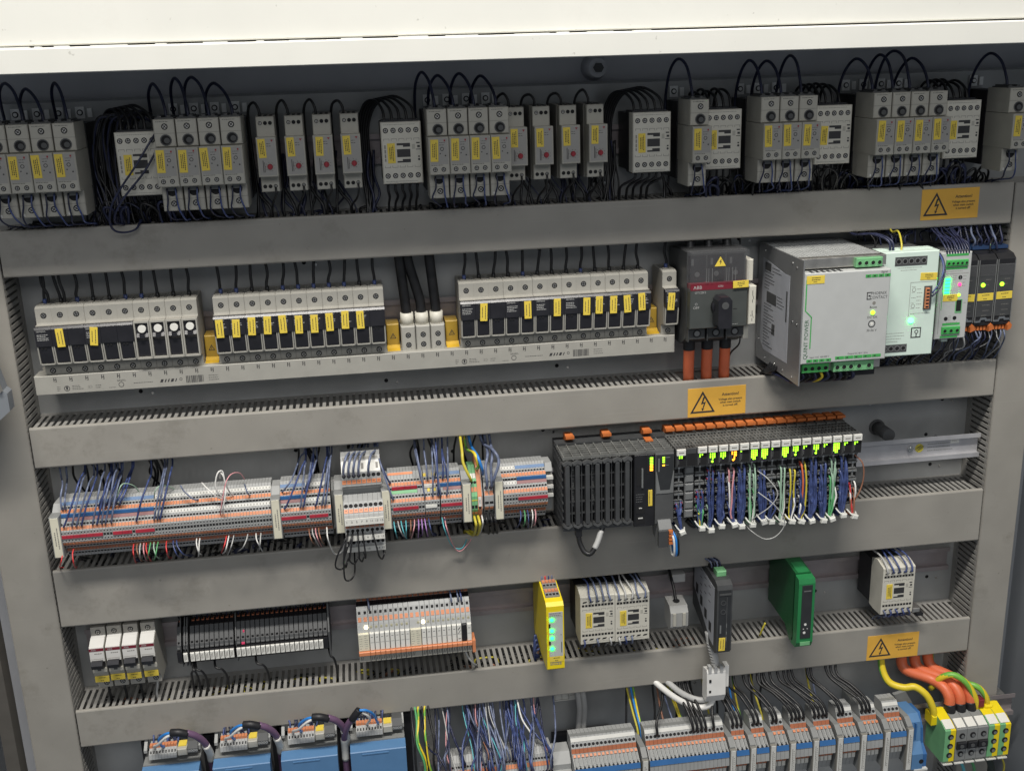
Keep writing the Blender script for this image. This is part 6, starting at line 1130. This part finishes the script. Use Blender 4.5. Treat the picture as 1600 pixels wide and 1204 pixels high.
t = thing('terminal_strip', 'low terminal strip buried under the jungle of blue wires', 'terminal strip', 470, SZ - 6, 0, 'terminal strips of the lowest rail'); b = MB(); n = 34; p = 3.98; o = MB(); h = MB()
Q5 = [(72, 40), (92, 42), (100, 36), (108, 22), (118, 8), (118, -30), (72, -30)]; K1, K2 = ((100, 36), (108, 22)), ((108, 22), (118, 8))
for i in range(n):
    x = (i + .5) * p; b.prism(Q5, i * p + .14, (i + 1) * p - .14); disc(h, K1, .35, x, 1.6); slab(o, K1, .6, .95, x - 1.7, x + 1.7, .4); disc(h, K2, .4, x, 1.6); slab(o, K2, .6, .9, x - 1.7, x + 1.7, .4)
part(t, 'terminal_bodies', 'term_grey', b, kind='stuff'); part(t, 'wire_entries', 'hole', h, kind='stuff'); part(t, 'push_buttons', 'orange', o, kind='stuff')
part(thing('end_clamp', 'ribbed pale grey end clamp beside the strip under the wire jungle', 'end bracket', 606.5, SZ - 6, 0), 'body', 'term_grey', MB().prism([(72, 30), (92, 30), (104, 18), (104, 10), (112, 8), (112, -4), (72, -30)], 0, 24))
# ---- wire jungle
JU = []
for i in range(64):
    x = random.gauss(530, 42); x = min(602, max(452, x)); row = random.choice((0, 1, 1)); d, z = ((103, SZ + 26), (112, SZ + 12))[row]
    col = random.choice(('w_blue', 'w_blue', 'w_slate', 'w_slate', 'w_navy', 'w_grey', 'w_brown', 'w_pink', 'w_teal', 'w_bright_blue')) if i % 3 == 0 else random.choice(('w_blue', 'w_slate', 'w_navy', 'w_navy'))
    t_ = x + J(20); th = .8 if col in ('w_brown', 'w_pink', 'w_teal', 'w_grey', 'w_bright_blue') else 1.25
    if th > 1: tangle('jungle of blue wires between the blue drives and the grey cables', [(x, d - 3, z - 2), (x + J(1), d + 5, z + 6), (x + J(3), d + 3 + J(4), z + 20), (x * .6 + t_ * .4 + J(4), d - 18 + J(6), -470 + J(6)), (t_, 56 + J(12), -450 + J(4)), (t_ + J(8), 40, -420)], th, col)
    else: wire([(x, d - 3, z - 2), (x + J(1), d + 5, z + 6), (x + J(3), d + 3 + J(4), z + 20), (x * .6 + t_ * .4 + J(4), d - 18 + J(6), -470 + J(6)), (t_, 56 + J(12), -450 + J(4)), (t_ + J(8), 40, -420)], th, col, f'{col[2:].replace("_", " ")} wire in the jungle between the drives and the grey cables', f'{col[2:].replace("_", " ")} wires of the jungle')
for i in range(6): x = 424 + i * 4.4; wire([(x, 60, -424), (x + J(2), 72, -440), (x + J(5), 90, -458 + J(4)), (x + 3 + J(6), 98, -490), (x + 8 + J(6), 100, -540)], 1.5, ('w_black', 'w_green', 'w_earth', 'w_black', 'w_earth', 'w_black')[i], 'yellow green wire hanging beside the last blue drive', 'yellow green wires beside the drives', turn=3)
wire([(603, 104, SZ + 18), (604, 112, SZ + 30), (600, 106, SZ + 44), (588, 90, SZ + 50), (574, 66, -450), (560, 46, -424)], 1.3, 'w_blue', 'blue wire bowing round to the end of the buried strip', None)
wire([(586, 90, SZ + 32), (580, 84, SZ + 52), (570, 70, -452), (566, 46, -424)], 1.2, 'w_white', 'cream wire slanting down to the buried strip', None)
# ---- things on the plate behind
t = thing('rating_plate', 'pale printed rating plate peeping out under the lowest duct', 'plate', 626, -478, 0); part(t, 'plate', 'marker', MB().box(0, 34, 0, 2, 0, 22)); part(t, 'print', 'ink_grey', fine(MB().box(2, 2.6, 1.9, 2.3, 2, 18).box(12, 12.6, 1.9, 2.3, 2, 18).box(2, 22, 1.9, 2.3, 17.4, 18).box(2, 22, 1.9, 2.3, 2, 2.6).box(22, 22.6, 1.9, 2.3, 2, 18), 24, 32, 2.1, 6, 14, 2, 0, 3)); part(t, 'yellow_edge', 'yellow_cover', MB().box(6, 30, 0, 2.2, 22, 24))
single('dark_gland_plate', 'black', MB().box(622, 707, .2, 8, -620, -528, c=3), 'dark gland plate on the mounting plate behind the grey cables', 'plate')
for k, (dx, c) in enumerate(((0, 'w_grey'), (7.5, 'w_grey'))): wire([(652 + dx, 26, -424), (656 + dx, 26, -450), (659 + dx, 24, -480), (656 + dx, 26, -515), (652 + dx, 30, -560)], 4.0, c, 'grey round cable hanging behind the low terminal strip', 'hanging grey cables', cat='cable', name='cable', n=12)
for x, c, tx in ((720, 'w_yellow', 10), (726, 'w_bright_blue', 8), (730, 'w_earth', 6), (764, 'w_brown', 4), (768, 'w_slate', 14), (775, 'w_yellow', 18), (779, 'w_earth', 16), (830, 'w_yellow', 4), (868, 'w_bright_blue', 2), (874, 'w_earth', 3), (898, 'w_yellow', 10), (982, 'w_yellow', 4), (990, 'w_slate', 2)): wire([(x, 40, -424), (x + tx * .3, 44, -446), (x + tx * .7, 56, -470), (x + tx, 76, -492), (x + tx, 80, -520)], 1.5, c, f'{c[2:].replace("_", " ")} wire slanting down behind the low terminals', f'{c[2:].replace("_", " ")} wires behind the low terminals', turn=2)
for x in (724, 760, 790, 812, 850, 860, 906, 916): tangle('black wires in the shade behind the low terminals', [(x, 36, -424), (x + J(4), 40, -450), (x + J(8), 50, -480), (x + J(8), 62, -520)], 1.7, 'w_black')
bl = [(750, 18), (800, -12), (806, -12), (812, -12), (818, -12), (829, 6), (856, -16), (862, -16), (868, -14), (886, -22), (892, -20), (913, -26), (918, -24), (940, -34), (946, -34), (951, -34), (957, -32), (973, -36), (979, -34), (985, -34), (990, -32), (1009, -30), (1014, -30), (1042, -34), (1048, -34), (1053, -32)]
for x, lx in bl: wire([(x, 96, SZ + 34), (x - .5, 103, SZ + 42), (x - 2 + lx * .1, 98, SZ + 56), (x + lx * .6, 80, SZ + 68 + J(3)), (x + lx, 62, SZ + 76), (x + lx + J(3), 48, -424)], 1.9, 'w_black', 'black wire arching into the top of a low terminal group', 'black wires into the low terminals', n=8)
# ---- blue plug at the end
t = thing('blue_plug', 'blue plastic end housing beside the big green earth terminal', 'end bracket', 1107, SZ, 0)
part(t, 'body', 'drive_blue', MB().prism([(72, 26), (104, 28), (114, 20), (118, -8), (128, -22), (128, -46), (72, -46)], 0, 16)); part(t, 'flank', 'blue_bridge', MB().prism([(72, 22), (96, 24), (108, 6), (112, -16), (124, -26), (124, -46), (72, -46)], 16, 24)); part(t, 'screw_hole', 'hole', MB().cyl(14, 127.6, -34, 3.4, .8, n=16)); part(t, 'groove', 'blue_bridge', MB().box(7, 9, 113, 118, -6, 20)); part(t, 'pale_edge', 'marker', MB().box(4, 24, 122, 129, -49, -46))
# ---- big earth and phase terminals
t0 = None; BZ = -537
def big(x, w_, label, earth, n):
    t = thing('earth_terminal' if earth else 'phase_terminal', label, 'terminal', x, BZ, 0, 'big earth terminals' if earth else 'big grey phase terminals')
    prof = [(72, 28), (84, 34), (110, 28), (122, 22), (122, -27), (116, -31), (72, -31)]
    part(t, 'body', 'green_pale' if earth else 'term_dark', MB().prism(prof, .15, w_ - .15))
    if earth: part(t, 'yellow_half', 'safety_yellow', MB().prism([(80, 33.2), (84, 34.4), (110, 28.4), (122.3, 22.2), (122.3, -27.2), (116, -31.2), (110, -31.2)], w_ * .52, w_ - .1)); part(t, 'yellow_top', 'safety_yellow', MB().prism([(78, 32), (84, 35), (106, 29.6), (106, 29), (84, 33)], .3, w_ - .3))
    for k in range(3) if earth else (0, 2):
        z = 12 - k * 14.6; part(t, 'clamp_screw', ['hole', 'mid_grey'], MB().cyl(w_ * .55, 121.8, z, 4.2, .8, n=18).cyl(w_ * .6, 121.9, z - 1, 2.4, .9, n=12, m=1))
    if not earth: part(t, 'black_link', 'black', MB().box(1, w_ - .6, 121.6, 126, -8, 3, c=.8)); part(t, 'link_screw', 'dark_grey', MB().cyl(w_ * .5, 126, -2.6, 3, .5, n=12)); part(t, 'curved_rib', 'term_grey', MB().plate([(2, -12), (8, -9.6), (w_ - 2, -10), (w_ - 1, -14), (w_ - 3, -11.6), (8, -11)], 121.8, 122.8))
    part(t, 'name_tag', ['white', 'ink'], MB().prism([(106, 29.4), (120, 23.6), (120.4, 24.6), (106.4, 30.4)], 1.2, w_ - 1.4)); part(t, 'foot_plate', 'marker', MB().box(1, w_ - 1, 112, 123, -33, -31.4)); return t
big(1157, 16, 'big green yellow earth terminal beside the blue plug', 1, 3)
for i in range(3): big(1174 + i * 16, 15.8, f'big grey phase terminal, {ORD[i]} from the green earth terminal beside the blue plug', 0, 2)
for i, l in enumerate(('big green yellow earth terminal right after the grey phase terminals', 'outermost big green yellow earth terminal')): big(1222.6 + i * 16.6, 16.2, l, 1, 3)
part(thing('cover_cap', 'small dark red cap beside the orange cables', 'cap', 1220, -500, 0), 'cap', 'red_strip', MB().box(0, 9, 82, 96, -2, 10, c=1))
for i in range(3):
    x = 1180.5 + i * 15.8; sx = 1130 + i * 20
    c = thing('cable', f'orange power cable with black sleeve, {ORD[i]} from the blue plug into the phase terminals', 'cable', x, -505, 90, 'orange power cables of the phase terminals')
    part(c, 'sheath', 'w_orange', MB().tube([(0, -2, 8), (-1, -4, 20), (-5, -14, 30), (-16, -32, 34), (sx - x + 4, -46, 44), (sx - x, -54, 62), (sx - x - 1, -52, 90)], 7.6, n=16)); part(c, 'sleeve', 'black', MB().tube([(0, 0, -12), (0, 0, -2), (0, -2, 10)], 7.9, n=16))
wire([(1156, 92, -512), (1152, 92, -494), (1143, 88, -476), (1130, 80, -467), (1116, 74, -470), (1100, 64, -466), (1093, 54, -450), (1092, 46, -424)], 5.0, 'w_earth', 'thick yellow earth cable arching into the terminal beside the blue plug', None, cat='cable', name='cable', n=14, turn=.4)
part(thing('clamp_sleeve', 'yellow clamp sleeve on the earth terminal beside the blue plug', 'sleeve', 1150, -520, 0), 'sleeve', 'safety_yellow', MB().box(0, 14, 78, 98, -2, 14, c=2))
wire([(1220, 90, -508), (1216, 92, -488), (1204, 88, -466), (1188, 80, -455), (1174, 72, -462), (1166, 60, -486)], 4.4, 'w_earth', 'thick yellow green earth cable arching over the orange cables', None, cat='cable', name='cable', n=14, turn=1.3)
wire([(1238, 88, -508), (1234, 90, -490), (1224, 86, -476), (1212, 76, -474), (1204, 60, -484)], 4.2, 'w_earth', 'shorter yellow green earth cable into the outer earth terminals', None, cat='cable', name='cable', n=14, turn=1.2)
wire([(1178, 30, -424), (1178, 32, -450), (1184, 30, -480), (1190, 26, -510)], 4.4, 'w_earth', 'yellow green cable dropping behind the orange cables', None, cat='cable', name='cable', n=12, turn=.3)
part(thing('clamp_sleeve', 'yellow clamp sleeve on the outer earth terminals', 'sleeve', 1230, -514, 0), 'sleeve', 'safety_yellow', MB().box(0, 13, 78, 96, -2, 14, c=2))
for x, c, r in ((1190, 'w_teal', 2.4), (1206, 'w_green', 2.2), (1232, 'sleeve', 5), (1252, 'w_yellow', 1.4)): wire([(x, 110, BZ - 30), (x + 2, 112, BZ - 40), (x + 10, 108, BZ - 60), (x + 14, 96, BZ - 100)], r, c, 'wire leaving the underside of the big terminals', 'wires under the big terminals')
single('angled_bracket', 'term_dark', MB().plate([(1118, -500), (1136, -496), (1166, -548), (1150, -556)], 40, 46), 'grey angled bracket plate behind the blue plug', 'bracket')

for i in range(110):                                 # curls of black wire spilling over the top duct
    x = random.uniform(800, 1195) if i % 4 else random.uniform(100, 230); r_ = random.uniform(5, 13); d_ = random.uniform(30, 66); a = random.uniform(0, 6.3); z_ = 236 + random.uniform(0, 16)
    tangle('curls of dark wire spilling over the top duct', [(x + J(6), d_ - 8, 224), (x - r_ * .6, d_, z_ - 2), (x + J(4), d_ + 5, z_ + r_ * .8), (x + r_, d_ + J(6), z_), (x + r_ * 1.3 + J(6), d_ - 10, 226)], random.choice((1.1, 1.5, 1.7)), random.choice(('w_black', 'w_black', 'w_navy')))
for i in range(60):                                  # wires hanging down the plate behind the relays
    x = random.choice((random.uniform(282, 425), random.uniform(566, 715), random.uniform(100, 140), random.uniform(760, 1190))); d_ = random.uniform(8, 34)
    tangle('dark wires hanging down the plate behind the top row', [(x, d_, 300), (x + J(4), d_ + 3, 272), (x + J(7), d_ + 6, 250), (x + J(9), d_ + 12, 234), (x + J(9), 40, 216)], random.choice((1.2, 1.6, 1.9)), random.choice(('w_black', 'w_black', 'w_navy')))
b = MB()                                             # spare holes and rivets in the mounting plate
for x_, z_ in ((60, -80), (300, -72), (500, -90), (620, -70), (1060, -66), (1180, -70), (1170, -165), (120, 20), (420, 12), (640, 16), (880, 168), (270, -345), (560, -268), (800, -350), (1010, -345), (1180, -340), (690, -460), (820, -470), (250, 250), (560, 255), (690, 250), (900, 350), (330, 168), (620, 170), (1160, -120)): b.cyl(x_, -.5, z_, 2.6, .7, n=12, m=0).cyl(x_ + 14, -.5, z_ - 3, 1.7, 1.5, n=10, m=1)
part(bpy.data.objects['mounting_plate'], 'plate_holes', ['hole', 'steel'], b, kind='stuff')
flush_tangles()
for o in bpy.data.objects:                           # hand-stuck labels never sit quite alike
    if o.data in LAB.values(): o.rotation_euler.y += J(.035); o.location.z += J(.5) * S; o.location.x += J(.25) * S
